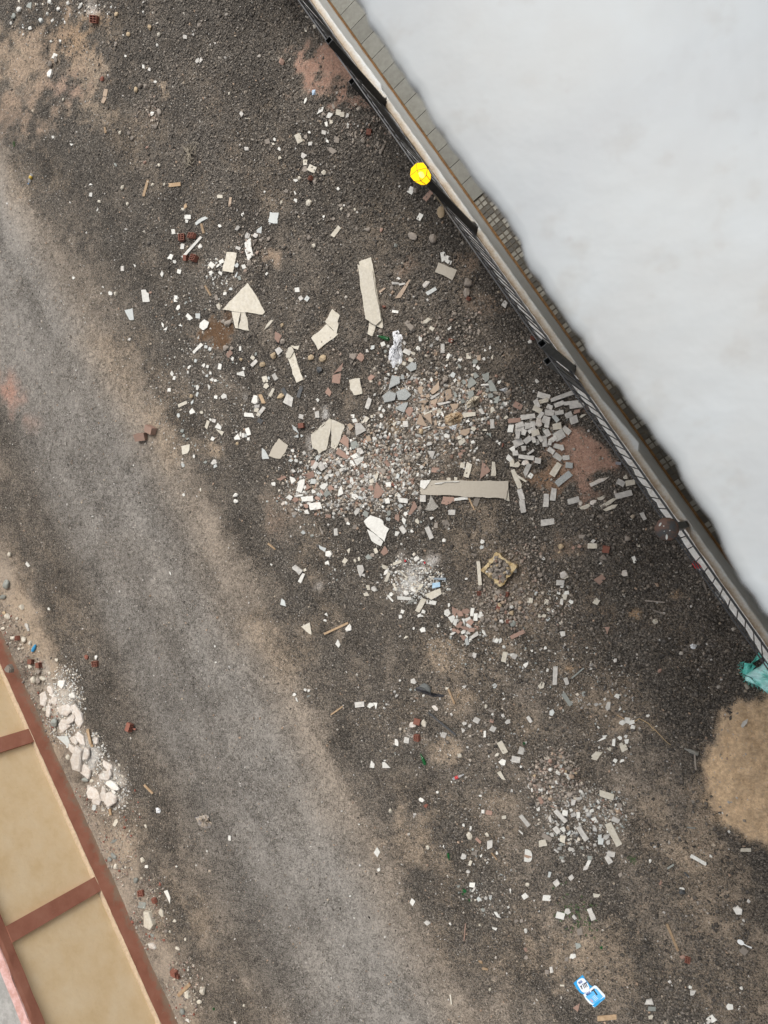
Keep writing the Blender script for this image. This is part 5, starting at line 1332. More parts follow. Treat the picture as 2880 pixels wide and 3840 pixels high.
field('shard_crumbs', [(2190, 3060, 170, 130, 800), (2150, 2560, 240, 130, 260), (1800, 2420, 200, 90, 260), (1900, 2900, 250, 200, 160), (760, 1500, 200, 220, 360), (720, 1180, 150, 170, 180), (2010, 1600, 120, 90, 160), (2100, 1480, 200, 60, 60), (2050, 2300, 120, 90, 120), (1650, 2700, 260, 180, 160), (1560, 1980, 150, 80, 120), (1830, 3300, 120, 150, 110), (2300, 2750, 110, 110, 60), (1180, 480 , 120, 80, 40), (1120, 1900, 120, 80, 80), (1350, 2130, 160, 110, 80)],
      MPAL[:6] + [(.30, .32, .30)], 'little pale shard crumbs strewn around the tile pieces', 'rubble', .005, .018)
field('wall_foot_rubble', [(110, 2540, 70, 110, 420), (40, 2380, 60, 120, 260), (180, 2720, 40, 90, 260), (440, 3180, 70, 130, 420), (560, 3420, 70, 140, 420), (690, 3700, 70, 140, 420), (330, 3020, 60, 80, 200), (500, 3040, 40, 80, 60)],
      BPAL + [(.40, .35, .28), (.28, .11, .08), (.45, .42, .36)], 'small stones and crumbs in the dirt strip along the ochre building', 'rubble', .007, .036, 'oct', .75)

# countable stones of the three heaps
def heap_stones(px, py, rx, ry, n, smin, smax, label, group, bottom=0.0):
    for i in range(n):
        a, r = rr.uniform(0, 6.283), math.sqrt(rr.random())
        u_, v_ = px + math.cos(a) * r * rx, py + math.sin(a) * r * ry
        w = at(u_, v_); w = at(u_, v_, zat(w.x, w.y) + bottom)
        s_ = rr.uniform(smin, smax)
        poly = [w + Vector((s_ * math.cos(k), s_ * math.sin(k), 0)) for k in range(6)]
        z = min(settle(poly, s_), zat(w.x, w.y) + bottom + .07)
        c = rr.choices('RRRRKYWB', k=1)[0]
        o = obj('stone', rr.choice(ROCKS), PM[c])
        hz = s_ * rr.uniform(.5, .8)
        o.location = at(u_, v_, z + hz * .6); o.scale = (s_, s_ * rr.uniform(.6, .95), hz)
        o.rotation_euler = (rr.uniform(-.4, .4), rr.uniform(-.4, .4), rr.uniform(0, 6.28))
        occupy(poly, z + hz)
        tag(o, label, 'stone', group)
heap_stones(2080, 2925, 88, 98, 30, .026, .044, 'grey-brown stone in the round heap above the long tile strips, lower right', 'stones of the round heap')
heap_stones(1890, 2280, 105, 75, 26, .026, .045, 'grey-brown stone in the rubble spilled below the cream crate', 'stones spilled below the crate')

# ------------------------------------------------------------------ special things
def crumple(name, pts, hgt, mat, seed, rings=5, nz=.5, z=None, dens=1, parent=None, smooth=False, lay=None):
    """crumpled sheet or bag: outline in photo pixels, puckered surface with folds"""
    g = random.Random(seed)
    out = []
    for i, p in enumerate(pts):
        q_ = pts[(i + 1) % len(pts)]
        L_ = math.hypot(q_[0] - p[0], q_[1] - p[1])
        k = max(1, int(L_ / (7 / dens)))
        for j in range(k):
            t = j / k
            out.append((p[0] + (q_[0] - p[0]) * t + g.uniform(-1.2, 1.2), p[1] + (q_[1] - p[1]) * t + g.uniform(-1.2, 1.2)))
    cx, cy = sum(p[0] for p in out) / len(out), sum(p[1] for p in out) / len(out)
    w = at(cx, cy); z0 = zat(w.x, w.y) if z is None else z
    n = len(out)
    v, f = [], []
    fold = [g.uniform(0, 6.28) for _ in range(4)]
    for r in range(rings + 1):
        t = 1 - r / rings
        for i, p in enumerate(out):
            tt = t * (1 + g.uniform(-.06, .06)) if 0 < r < rings else t
            a = 2 * math.pi * i / n
            h_ = hgt * (1 - tt ** 2.2)
            h_ *= 1 + nz * (math.sin(a * 3 + fold[0]) * .3 + math.sin(a * 7 + fold[1]) * .35 + g.uniform(-.55, .55))
            if r == 0: h_ = g.uniform(0, .25) * hgt * nz
            if r == rings: h_ = hgt * .95
            v.append(at(cx + (p[0] - cx) * tt, cy + (p[1] - cy) * tt, z0 + .004 + h_))
    for r in range(rings):
        for i in range(n):
            a, b_, c, d_ = r * n + i, r * n + (i + 1) % n, (r + 1) * n + (i + 1) % n, (r + 1) * n + i
            f += [(a, b_, c), (a, c, d_)] if (i + r) % 2 else [(a, b_, d_), (b_, c, d_)]
    # closed underside
    b0 = len(v)
    for p in out: v.append(at(p[0], p[1], z0 + .001))
    for i in range(n): f.append((i, b0 + i, b0 + (i + 1) % n, (i + 1) % n))
    f.append(tuple(range(b0, b0 + n)))
    org = at(cx, cy, z0)
    me = new_mesh(name, [p - org for p in v], f)
    if smooth:
        for p_ in me.polygons: p_.use_smooth = True
    o = obj(name, me, mat, parent)
    o.location = org if parent is None else org - parent.location
    return o
def zz(ox, oy, k, *n): return [(ox + n[i] / k, oy + n[i + 1] / k) for i in range(0, len(n), 2)]

def film(name, col, alpha=.55, rough=.25, trans=.5):
    mt, t, p, N, L = nodes(name)
    p.inputs['Base Color'].default_value = (*col, 1); p.inputs['Roughness'].default_value = rough
    p.inputs['Alpha'].default_value = alpha
    L(mathn(t, 'MULTIPLY_ADD', noisen(t, 25, 4, .6), .9, alpha - .42, clamp=True), p.inputs['Alpha'])
    bumpn(t, p, noisen(t, 35, 4, .6), .6, .01)
    return mt
M_FILM = film('clear_plastic_film', (.86, .87, .89), .68)
bag = crumple('plastic_bag', zz(1080, 960, 3.456, 1355, 985, 1425, 960, 1485, 1045, 1465, 1190, 1490, 1290, 1470, 1390, 1360, 1455, 1300, 1330, 1320, 1200, 1370, 1150), .055, M_FILM, 4, 6, .9, dens=1.4)
tag(bag, 'crumpled clear plastic bag lying right of the green bottle', 'bag')
M_FILM2 = film('thin_clear_scrap', (.62, .62, .60), .42)
tag(crumple('plastic_scrap', zz(2560, 2160, 5.184, 600, 330, 690, 290, 770, 370, 830, 490, 740, 480, 620, 390), .03, M_FILM2, 6, 3, .8), 'clear plastic scrap at the kerb above the teal sack', 'plastic scrap')
tag(crumple('plastic_scrap', [(1170, 340), (1182, 336), (1184, 354), (1172, 358)], .02, plain('pale_blue_plastic', (.45, .58, .72), .3), 7, 3, .8), 'small crumpled pale blue plastic scrap below the upper red soil', 'plastic scrap')

# teal woven sack
def teal_sack():
    e = empty('woven_sack', at(2850, 2550, .0))
    tag(e, 'torn teal woven plastic sack at the right edge beside the sand heap', 'sack')
    mt, t, p, N, L = nodes('teal_woven_plastic')
    c = rampn(t, noisen(t, 7, 5, .6), [(.35, (.30, .72, .66)), (.5, (.48, .84, .80)), (.65, (.58, .86, .86))])
    L(c, p.inputs['Base Color']); p.inputs['Roughness'].default_value = .5
    wv = N('ShaderNodeTexWave'); wv.inputs['Scale'].default_value = 60; wv.inputs['Distortion'].default_value = 3
    L(N('ShaderNodeNewGeometry').outputs['Position'], wv.inputs['Vector'])
    bumpn(t, p, wv.outputs['Fac'], .2, .004)
    m2 = plain('deep_teal_plastic', (.09, .50, .42), .5, 0, .5, 50, col2=(.22, .68, .60), vs=25)
    body = zz(2700, 2400, 9.217, 870, 1200, 1130, 1040, 1400, 900, 1600, 690, 2100, 600, 2500, 1100, 2500, 2000, 1900, 1950, 1500, 1640, 1250, 1500, 1090, 1290)
    crumple('sack_body', body, .20, mt, 12, 6, .25, z=.03, parent=e)
    flap = zz(2700, 2400, 9.217, 780, 1150, 850, 780, 1000, 900, 1380, 380, 1475, 480, 1450, 590, 1150, 760, 1100, 900, 1250, 900, 1130, 1050, 880, 1210)
    crumple('torn_flap', flap, .07, m2, 13, 4, .7, z=.04, dens=1.6, parent=e)
    low = zz(2700, 2400, 9.217, 870, 1230, 1060, 1300, 1070, 1380, 1240, 1480, 1480, 1560, 1659, 1640, 1659, 1850, 1400, 1640, 1200, 1530, 880, 1410)
    crumple('lower_fold', low, .05, mt, 14, 4, .6, z=.035, dens=1.5, parent=e)
    fr = MB(); g = random.Random(9)
    for i in range(70):
        k = g.random()
        u_, v_ = 2780 + 30 * abs(k - .3) + g.uniform(-4, 4), 2480 + k * 70
        if i > 45: u_, v_ = 2800 + (i - 45) * 3.2 + g.uniform(-3, 3), 2552 + (i - 45) * 1.5 + g.uniform(-3, 3)
        z = .05
        a, l = g.uniform(2.2, 4.4) if i <= 45 else g.uniform(1.0, 2.4), g.uniform(.02, .055)
        p0 = at(u_, v_, z); p1 = p0 + Vector((math.cos(a) * l, -math.sin(a) * l if i > 45 else math.sin(a) * l, g.uniform(-.015, .02)))
        fr.tube([p0 - e.location, (p0 + p1) / 2 - e.location + Vector((0, 0, .006)), p1 - e.location], .002, 4)
    fr.build('frayed_threads', m2, e, kind='stuff')
teal_sack()

M_RAGB = plain('black_polythene', (.018, .018, .02), .3, 0, .8, 40, col2=(.035, .035, .04), vs=20)
k_ = (960, 1920, 1.728)
rag = empty('black_rag', at(1598, 2583, .02)); tag(rag, 'shiny black plastic rag with grey rubber piece on the gravel', 'rag')
crumple('rag', zz(*k_, 1030, 1140, 1075, 1125, 1135, 1165, 1150, 1175, 1220, 1185, 1215, 1197, 1140, 1197, 1110, 1185, 1045, 1160), .03, M_RAGB, 15, 4, .8, z=.015, parent=rag)
crumple('rubber_piece', zz(*k_, 1055, 1128, 1092, 1106, 1115, 1120, 1130, 1145, 1134, 1178, 1105, 1165), .035, plain('grey_rubber', (.10, .105, .10), .5, 0, .3, 30), 16, 4, .1, z=.03, parent=rag)

M_PAPER = plain('white_paper', (.70, .71, .72), .8, 0, .4, 60)
for nm, p_, h_, lab in (('crumpled_paper', zz(1560, 1400, 3.456, 1065, 210, 1120, 200, 1165, 183, 1192, 205, 1170, 245, 1130, 235), .035, 'crumpled bright white paper right of the greenish slate shards'),
                        ('crumpled_paper', zz(0, 2880, 1.728, 1008, 262, 1025, 255, 1042, 272, 1035, 292, 1012, 290), .035, 'crumpled white paper ball on the lower left gravel'),
                        ('crumpled_paper', zz(1920, 1920, 1.728, 1150, 865, 1170, 853, 1198, 862, 1190, 885, 1165, 890), .03, 'dirty white paper lump above the sand heap'),
                        ('crumpled_paper', zz(1560, 1400, 3.456, 415, 690, 440, 690, 470, 668, 540, 660, 500, 735, 440, 720), .03, 'torn white paper below the brown withered wrapping')):
    tag(crumple(nm, p_, h_, M_PAPER, len(lab), 3, .9, dens=1.6), lab, 'paper')
M_CARD = plain('brown_wrapping', (.33, .22, .12), .8, 0, .6, 50, col2=(.46, .37, .26), vs=14)
M_CARD2 = plain('pale_card', (.42, .35, .27), .8, 0, .6, 50, col2=(.17, .17, .18), vs=12)
tag(crumple('paper_wrapping', zz(1560, 1400, 3.456, 365, 570, 430, 530, 470, 510, 520, 505, 590, 510, 605, 560, 585, 630, 530, 650, 465, 680, 430, 680, 380, 640), .07, M_CARD, 31, 5, .9, dens=1.4), 'brown withered paper wrapping crumpled on the tan tile pile', 'wrapping')
tag(crumple('cardboard_scrap', zz(0, 2880, 1.728, 1262, 320, 1330, 303, 1352, 310, 1355, 345, 1378, 360, 1365, 388, 1330, 393, 1290, 375, 1280, 350), .07, M_CARD2, 33, 4, .9, dens=1.4), 'torn crumpled cardboard scrap on the lower left gravel', 'cardboard')
M_FOAM = plain('crumbly_plaster', (.52, .47, .38), .95, 0, 1.0, 60, col2=(.38, .33, .25), vs=25)
tag(crumple('plaster_lump', zz(1560, 1400, 3.456, 640, 410, 700, 330, 760, 295, 830, 300, 815, 380, 790, 420, 720, 455, 660, 460), .09, M_FOAM, 35, 6, .8, dens=2), 'rough crumbly cream plaster lump beside the slate shards', 'plaster lump')
M_DRY = plain('dry_leaf_fibre', (.27, .235, .18), .9, 0, .6, 60, col2=(.13, .11, .085), vs=30)
def dry_plant():
    g = random.Random(41)
    e = empty('withered_plant', at(712, 578, .01)); tag(e, 'clump of withered dry leaves on the dark gravel, upper left', 'dry plant')
    for i in range(22):
        a = g.uniform(0, 6.28); l = g.uniform(.08, .26)
        if i < 4: a, l = -1.5 + g.uniform(-.3, .3), .32
        pts = []
        for t in (0, .35, .7, 1):
            pts.append(Vector((math.cos(a + t * g.uniform(-.9, .9)) * l * t, math.sin(a + t * g.uniform(-.9, .9)) * l * t, .02 + .05 * math.sin(t * 3) * g.random())))
        b = MB(); b.tube(pts, [.010, .014, .010, .003], 5); b.build('leaf', M_DRY, e)
dry_plant()
M_FOIL = plain('red_foil', (.62, .02, .03), .3, 0, .7, 45, col2=(.48, .012, .02), vs=18)
fo = empty('snack_packet', at(2618, 2122, .02)); tag(fo, 'shiny red foil packet lying against the white kerb', 'packet')
crumple('red_foil', zz(2400, 1850, 4.1475, 805, 1065, 855, 1060, 905, 1070, 960, 1150, 930, 1170, 880, 1170, 845, 1160, 815, 1100), .04, M_FOIL, 43, 4, .9, z=.02, dens=1.8, parent=fo)
crumple('silver_end', zz(2400, 1850, 4.1475, 905, 1165, 960, 1158, 1000, 1190, 930, 1200), .025, plain('silver_foil', (.6, .6, .62), .25, .5, .5, 50), 44, 3, .8, z=.02, dens=1.6, parent=fo)

# bottles
def glass(name, col, rough=.1, alpha=.8):
    mt, t, p, N, L = nodes(name)
    p.inputs['Base Color'].default_value = (*col, 1); p.inputs['Roughness'].default_value = rough
    p.inputs['Transmission Weight'].default_value = .35; p.inputs['IOR'].default_value = 1.4
    p.inputs['Alpha'].default_value = alpha
    return mt
M_GREEN = glass('green_bottle_glass', (.012, .14, .035))
M_CLEAR = glass('dusty_clear_glass', (.42, .42, .38), .3, .55)
M_PET = glass('clear_pet', (.6, .62, .62), .2, .5)
def bottle(p0, p1, rad, mat, label, cap=None, band=None):
    """lying bottle from its base pixel to its mouth pixel"""
    a = at(*p0); z = zat(a.x, a.y) + rad * .9
    A, B = at(p0[0], p0[1], z), at(p1[0], p1[1], z)
    e = empty('bottle', A); tag(e, label, 'bottle')
    ax = B - A
    prof = [(0, .55), (.015, .9), (.05, 1.0), (.55, 1.0), (.66, .82), (.76, .5), (.86, .40), (.97, .38), (1.0, .40)]
    b = MB(); b.tube([ax * t for t, r in prof], [rad * r for t, r in prof], 14); b.build('body', mat, e, True)
    if cap:
        c = MB(); c.tube([ax * .93, ax * 1.01], rad * .44, 12); c.build('cap', cap, e)
    if band:
        c = MB(); c.tube([ax * .22, ax * .50], rad * 1.025, 14); c.build('paper_label', band, e, True)
bottle((1458, 1272), (1416, 1259), .031, M_GREEN, 'whole green glass bottle just left of the clear plastic bag', plain('silver_cap', (.5, .5, .48), .3, .5))
bottle((1595, 2868), (1577, 2826), .028, M_GREEN, 'lone green glass bottle below the dark grey pipe')
bottle((2620, 2828), (2566, 2807), .030, M_CLEAR, 'dusty clear glass bottle beside the sand heap')
bottle((120, 652), (106, 690), .034, M_PET, 'clear plastic bottle with blue cap at the far left', plain('blue_cap', (.10, .22, .42), .4), plain('yellow_label', (.50, .34, .05), .5))
bottle((1698, 2922), (1740, 2904), .026, M_PET, 'clear plastic bottle with red label in the lower middle', None, plain('red_label', (.50, .05, .05), .5))
bottle((1557, 2250), (1522, 2266), .024, M_CLEAR, 'small clear glass bottle in the white powder heap')
bottle((1680, 3200), (1684, 3226), .02, M_GREEN, 'small dark green bottle neck in the lower middle shards')
b = MB(); b.tube([at(2796, 2560 + 5, .05), at(2806, 2582, .05)], .03, 10)
tag(b.build('drink_can', plain('dull_can', (.30, .27, .22), .4, .3, .2, 40)), 'dull grey dented can on the sand under the teal sack', 'can')

# pieces of green glass
for i, (u_, v_, s_) in enumerate(((1742, 3340, .035), (1735, 3352, .02), (1760, 3375, .022), (1966, 2787, .026), (2255, 3553, .025), (803, 3782, .028), (2074, 3330, .016))):
    w = at(u_, v_); b = MB(); w = at(u_, v_, zat(w.x, w.y) + .012)
    pts = [Vector((math.cos(a) * s_ * rr.uniform(.6, 1.1), math.sin(a) * s_ * rr.uniform(.6, 1.1), rr.uniform(0, .02))) for a in (0, .9, 2.0, 3.0, 4.1, 5.2)]
    b.prism(pts, .006); o = b.build('glass_shard', M_GREEN); o.location = w
    tag(o, ['largest green bottle-bottom glass shard in the lower middle', 'small green glass shard left of the largest one, lower middle', 'green glass shard below the largest one, lower middle', 'green glass bottle end above the round stone heap',
            'green glass shard above the blue carton', 'green glass shard at the bottom by the ochre building', 'small green glass shard below the long tile strips'][i], 'glass shard')

# crate full of rubble
def crate():
    k = (1760, 1980, 1.983)
    cs = zz(*k, 200, 182, 350, 285, 228, 438, 80, 315)
    zt = .20
    top = [at(x, y, zt) for x, y in cs]
    c = sum(top, Vector()) / 4
    e = empty('crate', Vector((c.x, c.y, 0))); org = e.location.copy()
    tag(e, 'broken cream plastic crate filled with grey-brown rubble', 'crate')
    mt = plain('yellowed_plastic', (.52, .42, .25), .55, 0, .5, 35, col2=(.42, .30, .14), vs=11)
    g = random.Random(5)
    for i in range(4):
        a, b_ = top[i], top[(i + 1) % 4]
        inw = (c - (a + b_) / 2); inw.z = 0; inw.normalize()
        n = 12
        v, f = [], []
        for j in range(n + 1):
            p = a.lerp(b_, j / n)
            dz = -abs(g.gauss(0, .05)) if i in (1, 2) and 3 < j < 11 else -abs(g.gauss(0, .014))
            q_ = p + inw * (.045 + g.uniform(-.012, .02))
            base = p * 1.0 + inw * .03
            w1, w2 = g.uniform(-.014, .012), g.uniform(-.012, .012)
            v += [Vector((base.x, base.y, 0)) - org, p - org + Vector((0, 0, dz)) + inw * w1, q_ - org + Vector((0, 0, dz - .004)) + inw * w2, Vector((base.x, base.y, 0)) + inw * .022 - org]
        for j in range(n):
            for m_ in range(3): f.append((j * 4 + m_, j * 4 + m_ + 1, j * 4 + m_ + 5, j * 4 + m_ + 4))
        f += [(0, 1, 2, 3), (n * 4 + 3, n * 4 + 2, n * 4 + 1, n * 4)]
        obj('side_wall', new_mesh('side_wall', v, f), mt, e)
    fl = MB(); fl.prism([p.lerp(c, .06) - org - Vector((0, 0, .075)) for p in top], .02); fl.build('fill_base', PM['R'], e)
    fill = MB()
    for i in range(95):
        a, b_ = g.uniform(.10, .90), g.uniform(.10, .90)
        p = top[0].lerp(top[1], a).lerp(top[3].lerp(top[2], a), b_)
        s_ = g.uniform(.022, .045)
        dd_ = min(a, 1 - a, b_, 1 - b_)
        if i >= 26:
            rk = g.choice(ROCKS); w_ = g.uniform(0, 6.28); q_ = Vector((p.x, p.y, .118 + dd_ * .12 + g.uniform(0, .02)))
            fill.add([q_ + Vector((vv.co.x * math.cos(w_) - vv.co.y * math.sin(w_) * .8, vv.co.x * math.sin(w_) + vv.co.y * math.cos(w_) * .8, vv.co.z * .7)) * (s_ * .8) for vv in rk.vertices], [tuple(pp.vertices) for pp in rk.polygons])
            continue
        o = obj('stone', g.choice(ROCKS), PM[g.choices('RRRRRYKM', k=1)[0]])
        o.location = Vector((p.x, p.y, .135 + dd_ * .14 + g.uniform(0, .03))); o.scale = (s_, s_ * g.uniform(.6, .95), s_ * g.uniform(.5, .8))
        o.rotation_euler = (g.uniform(-.5, .5), g.uniform(-.5, .5), g.uniform(0, 6.28))
        tag(o, 'grey-brown rubble stone lying on top inside the cream crate', 'stone', 'stones inside the crate')
    tag(fill.build('crate_rubble', PM['R'], kind='stuff'), 'smaller grey rubble packed inside the cream crate', 'rubble')
crate()

# flattened blue carton with its print
def carton():
    k = (2100, 3600, 3.967)
    P = lambda x, y, z=.0: at(k[0] + x / k[2], k[1] + y / k[2], z)
    z0 = zat(P(430, 460).x, P(430, 460).y) + .02
    e = empty('carton', P(430, 460, z0)); org = e.location.copy()
    tag(e, 'flattened bright blue carton with white printed labels, bottom right', 'carton')
    mb = plain('carton_blue', (.015, .30, .62), .45, 0, .15, 50); mw = plain('carton_white', (.68, .72, .76), .5, 0, .1, 50)
    mp = plain('print_navy', (.03, .09, .30), .5); mk = plain('print_black', (.03, .03, .04), .5); mlb = plain('print_light_blue', (.10, .42, .74), .5); mpk = plain('print_skin', (.45, .33, .42), .5)
    def sheet(name, pts, z, mat, th=.004, par=e):
        b = MB(); b.prism([P(x, y, z0 + z) - org for x, y in pts], th); return b.build(name, mat, par)
    ang = math.radians(60)
    sheet('upper_flap', [(200, 345), (335, 222), (360, 255), (375, 290), (420, 335), (440, 370), (483, 395), (345, 512), (300, 490), (245, 420)], .004, mb)
    def oval(cx, cy, hw, hh, rot, n=20, pw=3.2):
        out = []
        for i in range(n):
            a = 2 * math.pi * i / n
            x = abs(math.cos(a)) ** (2 / pw) * (1 if math.cos(a) > 0 else -1) * hw; y = abs(math.sin(a)) ** (2 / pw) * (1 if math.sin(a) > 0 else -1) * hh
            out.append((cx + x * math.cos(rot) - y * math.sin(rot), cy + x * math.sin(rot) + y * math.cos(rot)))
        return out
    lp = sheet('label_panel', oval(345, 377, 108, 70, ang), .0055, mw, .003)
    lw_ = sheet('lower_panel', [(345, 515), (510, 378), (540, 385), (672, 525), (670, 570), (520, 705), (490, 700), (478, 670), (440, 650), (380, 580)], .007, mw)
    sheet('blue_field', [(380, 545), (475, 460), (515, 425), (545, 430), (640, 545), (585, 600), (515, 650), (480, 650)], .0085, mlb, .003, lw_)
    sheet('end_flap', [(478, 678), (655, 550), (668, 562), (665, 580), (600, 625), (590, 640), (520, 703)], .0095, mb, .003)
    # dark leg silhouettes and the T
    for x in (352, 372, 392): sheet('print_mark', rect(x, 378 - (x - 372) * .5, 74, 11, 66), .0075, mk, .002)
    sheet('print_mark', rect(378, 345, 56, 12, -36), .0079, mk, .002)
    sheet('print_mark', rect(322, 410, 52, 15, 70), .0075, mk, .002); sheet('print_mark', rect(312, 392, 26, 18, -36), .0079, mk, .002)
    sheet('print_mark', rect(525, 482, 98, 20, 55), .0108, mk, .002); sheet('print_mark', rect(490, 448, 58, 18, -40), .0112, mk, .002)
    sheet('print_mark', rect(355, 352, 96, 5, -34), .0075, mp, .002); sheet('print_mark', rect(470, 605, 60, 26, 50), .0108, mpk, .002)
    for i in range(4): sheet('print_mark', rect(500 + i * 14, 540 + i * 16, 62, 6, -38), .0108, mw, .002)
    for x, y, sz_, zz_ in ((305, 330, 60, .0078), (425, 500, 72, .0112)):
        cu = bpy.data.curves.new('lettering', 'FONT'); cu.body = 'M&K'; cu.size = 1.0; cu.align_x = 'CENTER'; cu.align_y = 'CENTER'; cu.offset = .02; cu.extrude = .01
        to = bpy.data.objects.new('lettering_src', cu); COL.objects.link(to)
        dg = bpy.context.evaluated_depsgraph_get()
        me = bpy.data.meshes.new_from_object(to.evaluated_get(dg)); bpy.data.objects.remove(to)
        c = P(x, y, z0 + zz_); ux = (P(x + 10, y - 6.5, z0 + zz_) - c).normalized(); uy = Vector((-ux.y, ux.x, 0))
        s_ = (P(x + sz_, y, z0) - P(x, y, z0)).length * .82
        for vv in me.vertices:
            q_ = ux * vv.co.x * s_ * .72 + uy * vv.co.y * s_ + Vector((0, 0, vv.co.z * .05)); vv.co = q_
        o = obj('lettering', me, mp, lp if x < 400 else lw_); o.location = c - org
carton()

# twig, spoon, weeds, blister tray, plastic plate, blue bits
def twig():
    g = random.Random(2)
    pts = [at(1920 + x / 1.728, 1920 + y / 1.728, .02 + g.uniform(0, .03)) for x, y in ((792, 1358), (825, 1338), (858, 1355), (890, 1375), (910, 1402), (928, 1412), (965, 1452), (1000, 1488), (1030, 1510))]
    b = MB(); b.tube(pts, [.004, .009, .008, .007, .009, .007, .006, .005, .003], 6)
    b.tube([pts[4], pts[4] + Vector((.05, .05, .02))], [.005, .002], 5); b.tube([pts[5], pts[5] + Vector((-.06, -.02, .01))], [.006, .002], 5)
    tag(b.build('twig', plain('dry_twig', (.38, .28, .16), .8, 0, .4, 60)), 'long thin bent dry twig beside white tile pieces, right side', 'twig')
twig()
def spoon():
    c = at(1920 + 1482 / 1.728, 2880 + 1130 / 1.728, .03); d_ = at(1920 + 1552 / 1.728, 2880 + 1165 / 1.728, .03)
    ax = (d_ - c); uy = Vector((-ax.y, ax.x, 0)).normalized()
    n = 12
    b = MB(); b.prism([c + ax.normalized() * math.cos(2 * math.pi * i / n) * .045 + uy * math.sin(2 * math.pi * i / n) * .034 for i in range(n)], .012)
    b.tube([c + ax * .2, c + ax * .6 + Vector((0, 0, .01)), d_], [.008, .007, .012], 6)
    tag(b.build('plastic_spoon', plain('white_plastic', (.68, .69, .68), .35)), 'white plastic spoon-like scrap near the right edge above a grey tile', 'spoon')
spoon()
def weeds():
    mt = plain('weed_leaf', (.045, .085, .025), .7, 0, .3, 40, col2=(.07, .11, .04), vs=30)
    for u_, v_, n, sp, lab in ((2165, 3425, 70, .34, 'sparse patch of low green weeds between white tile pieces, lower right'), (2372, 3225, 12, .06, 'tiny green weed right of the long tile strips'), (52, 540, 14, .06, 'tiny yellow-green weed at the far left of the upper gravel')):
        g = random.Random(int(u_)); w = at(u_, v_)
        b = MB()
        for i in range(n):
            x, y = w.x + g.gauss(0, sp * .5), w.y + g.gauss(0, sp * .5)
            z = zat(x, y); a = g.uniform(0, 6.28)
            for j in range(4):
                a += 1.5 + g.uniform(-.3, .3); l = g.uniform(.012, .032)
                t_ = Vector((math.cos(a), math.sin(a), 0)); s_ = Vector((-t_.y, t_.x, 0))
                o_ = Vector((x, y, z + .006))
                b.add([o_, o_ + t_ * l * .5 + s_ * l * .3 + Vector((0, 0, .01)), o_ + t_ * l + Vector((0, 0, .006)), o_ + t_ * l * .5 - s_ * l * .3 + Vector((0, 0, .01))], [(0, 1, 2, 3)])
        tag(b.build('weeds', mt, kind='stuff' if n > 20 else None), lab, 'weeds')
weeds()
def tray():
    k = (1900, 1440, 1.983)
    pts = zz(*k, 812, 577, 852, 582, 850, 602, 810, 598)
    e = empty('blister_tray', at(*pts[0], .03)); org = e.location.copy()
    tag(e, 'small silver blister tray on the red soil beside the railing', 'tray')
    mt = plain('silver_blister', (.48, .49, .51), .3, .3)
    w = [at(x, y, .045) for x, y in pts]
    b = MB(); b.prism([p - org for p in w], .004); b.build('sheet', mt, e)
    for i in range(5):
        for j in range(2):
            p = w[0].lerp(w[1], (i + .5) / 5).lerp(w[3].lerp(w[2], (i + .5) / 5), (j + .5) / 2) - org
            c = MB(); c.tube([p, p + Vector((0, 0, .010))], [.014, .009], 8); c.build('blister', plain('blister_dark', (.2, .2, .22), .3) if i + j == 0 else bpy.data.materials['blister_dark'], e)
tray()
def plate():
    k = (1920, 2760, 1.983)
    z = .03
    e = empty('broken_plate', at(k[0] + 118 / k[2], k[1] + 890 / k[2], z)); org = e.location.copy()
    tag(e, 'white rounded plate piece with a brown stripe left of the tile strips', 'plate')
    b = MB(); b.prism([at(x, y, z) - org for x, y in zz(*k, 97, 843, 122, 846, 142, 860, 150, 885, 149, 912, 140, 932, 122, 939, 88, 932, 92, 890)], .012); b.build('body', PM['W'], e)
    b = MB(); b.prism([at(x, y, z + .002) - org for x, y in zz(*k, 92, 880, 146, 896, 144, 906, 128, 904, 126, 912, 92, 900)], .003); b.build('stripe', plain('brown_stripe', (.28, .19, .13), .6), e)
plate()
mblue = plain('blue_plastic', (.03, .25, .48), .4)
b = MB(); c = at(128, 2430, .03); b.tube([c + Vector((-.05, -.07, 0)), c, c + Vector((.05, .07, .01))], [.035, .04, .02], 8)
tag(b.build('plastic_bottle_top', mblue), 'bright blue plastic bit in the dirt beside the ochre building', 'plastic scrap')
b = MB(); b.prism([at(x, y, .075) for x, y in zz(1400, 2040, 1.983, 440, 290, 495, 283, 497, 318, 436, 330)], .006)
tag(b.build('blue_card', plain('light_blue_card', (.30, .46, .60), .5, 0, .1, 40, col2=(.42, .54, .62), vs=20)), 'light blue printed card in the white powder heap', 'card')
b = MB(); b.prism([at(x, y, .085) for x, y in zz(1400, 2040, 1.983, 448, 250, 540, 252, 538, 268, 450, 264)], .02)
tag(b.build('metal_channel', plain('blue_grey_metal', (.24, .28, .31), .4, .3)), 'short blue-grey metal channel in the white powder heap', 'metal channel')
for u_, v_, lab in ((1519, 2103, 'small red plastic cap at the top of the powder heap'), (1592, 2110, 'small red scrap on the right side of the powder heap')):
    w = at(u_, v_, .07); b = MB(); b.prism([w + Vector((math.cos(a) * .016, math.sin(a) * .022, 0)) for a in (0, 1, 2.2, 3.3, 4.4, 5.4)], .015)
    tag(b.build('red_scrap', plain('red_plastic', (.40, .02, .03), .4)), lab, 'plastic scrap')
# dried mortar lump stuck on the ochre building's ledge
lump = obj('mortar_lump', CHUNKS[2], PM['R']); lump.location = at(33, 2508, .40); lump.scale = (.11, .09, .06)
tag(lump, 'grey mortar lump stuck on the ledge of the ochre building', 'mortar lump')

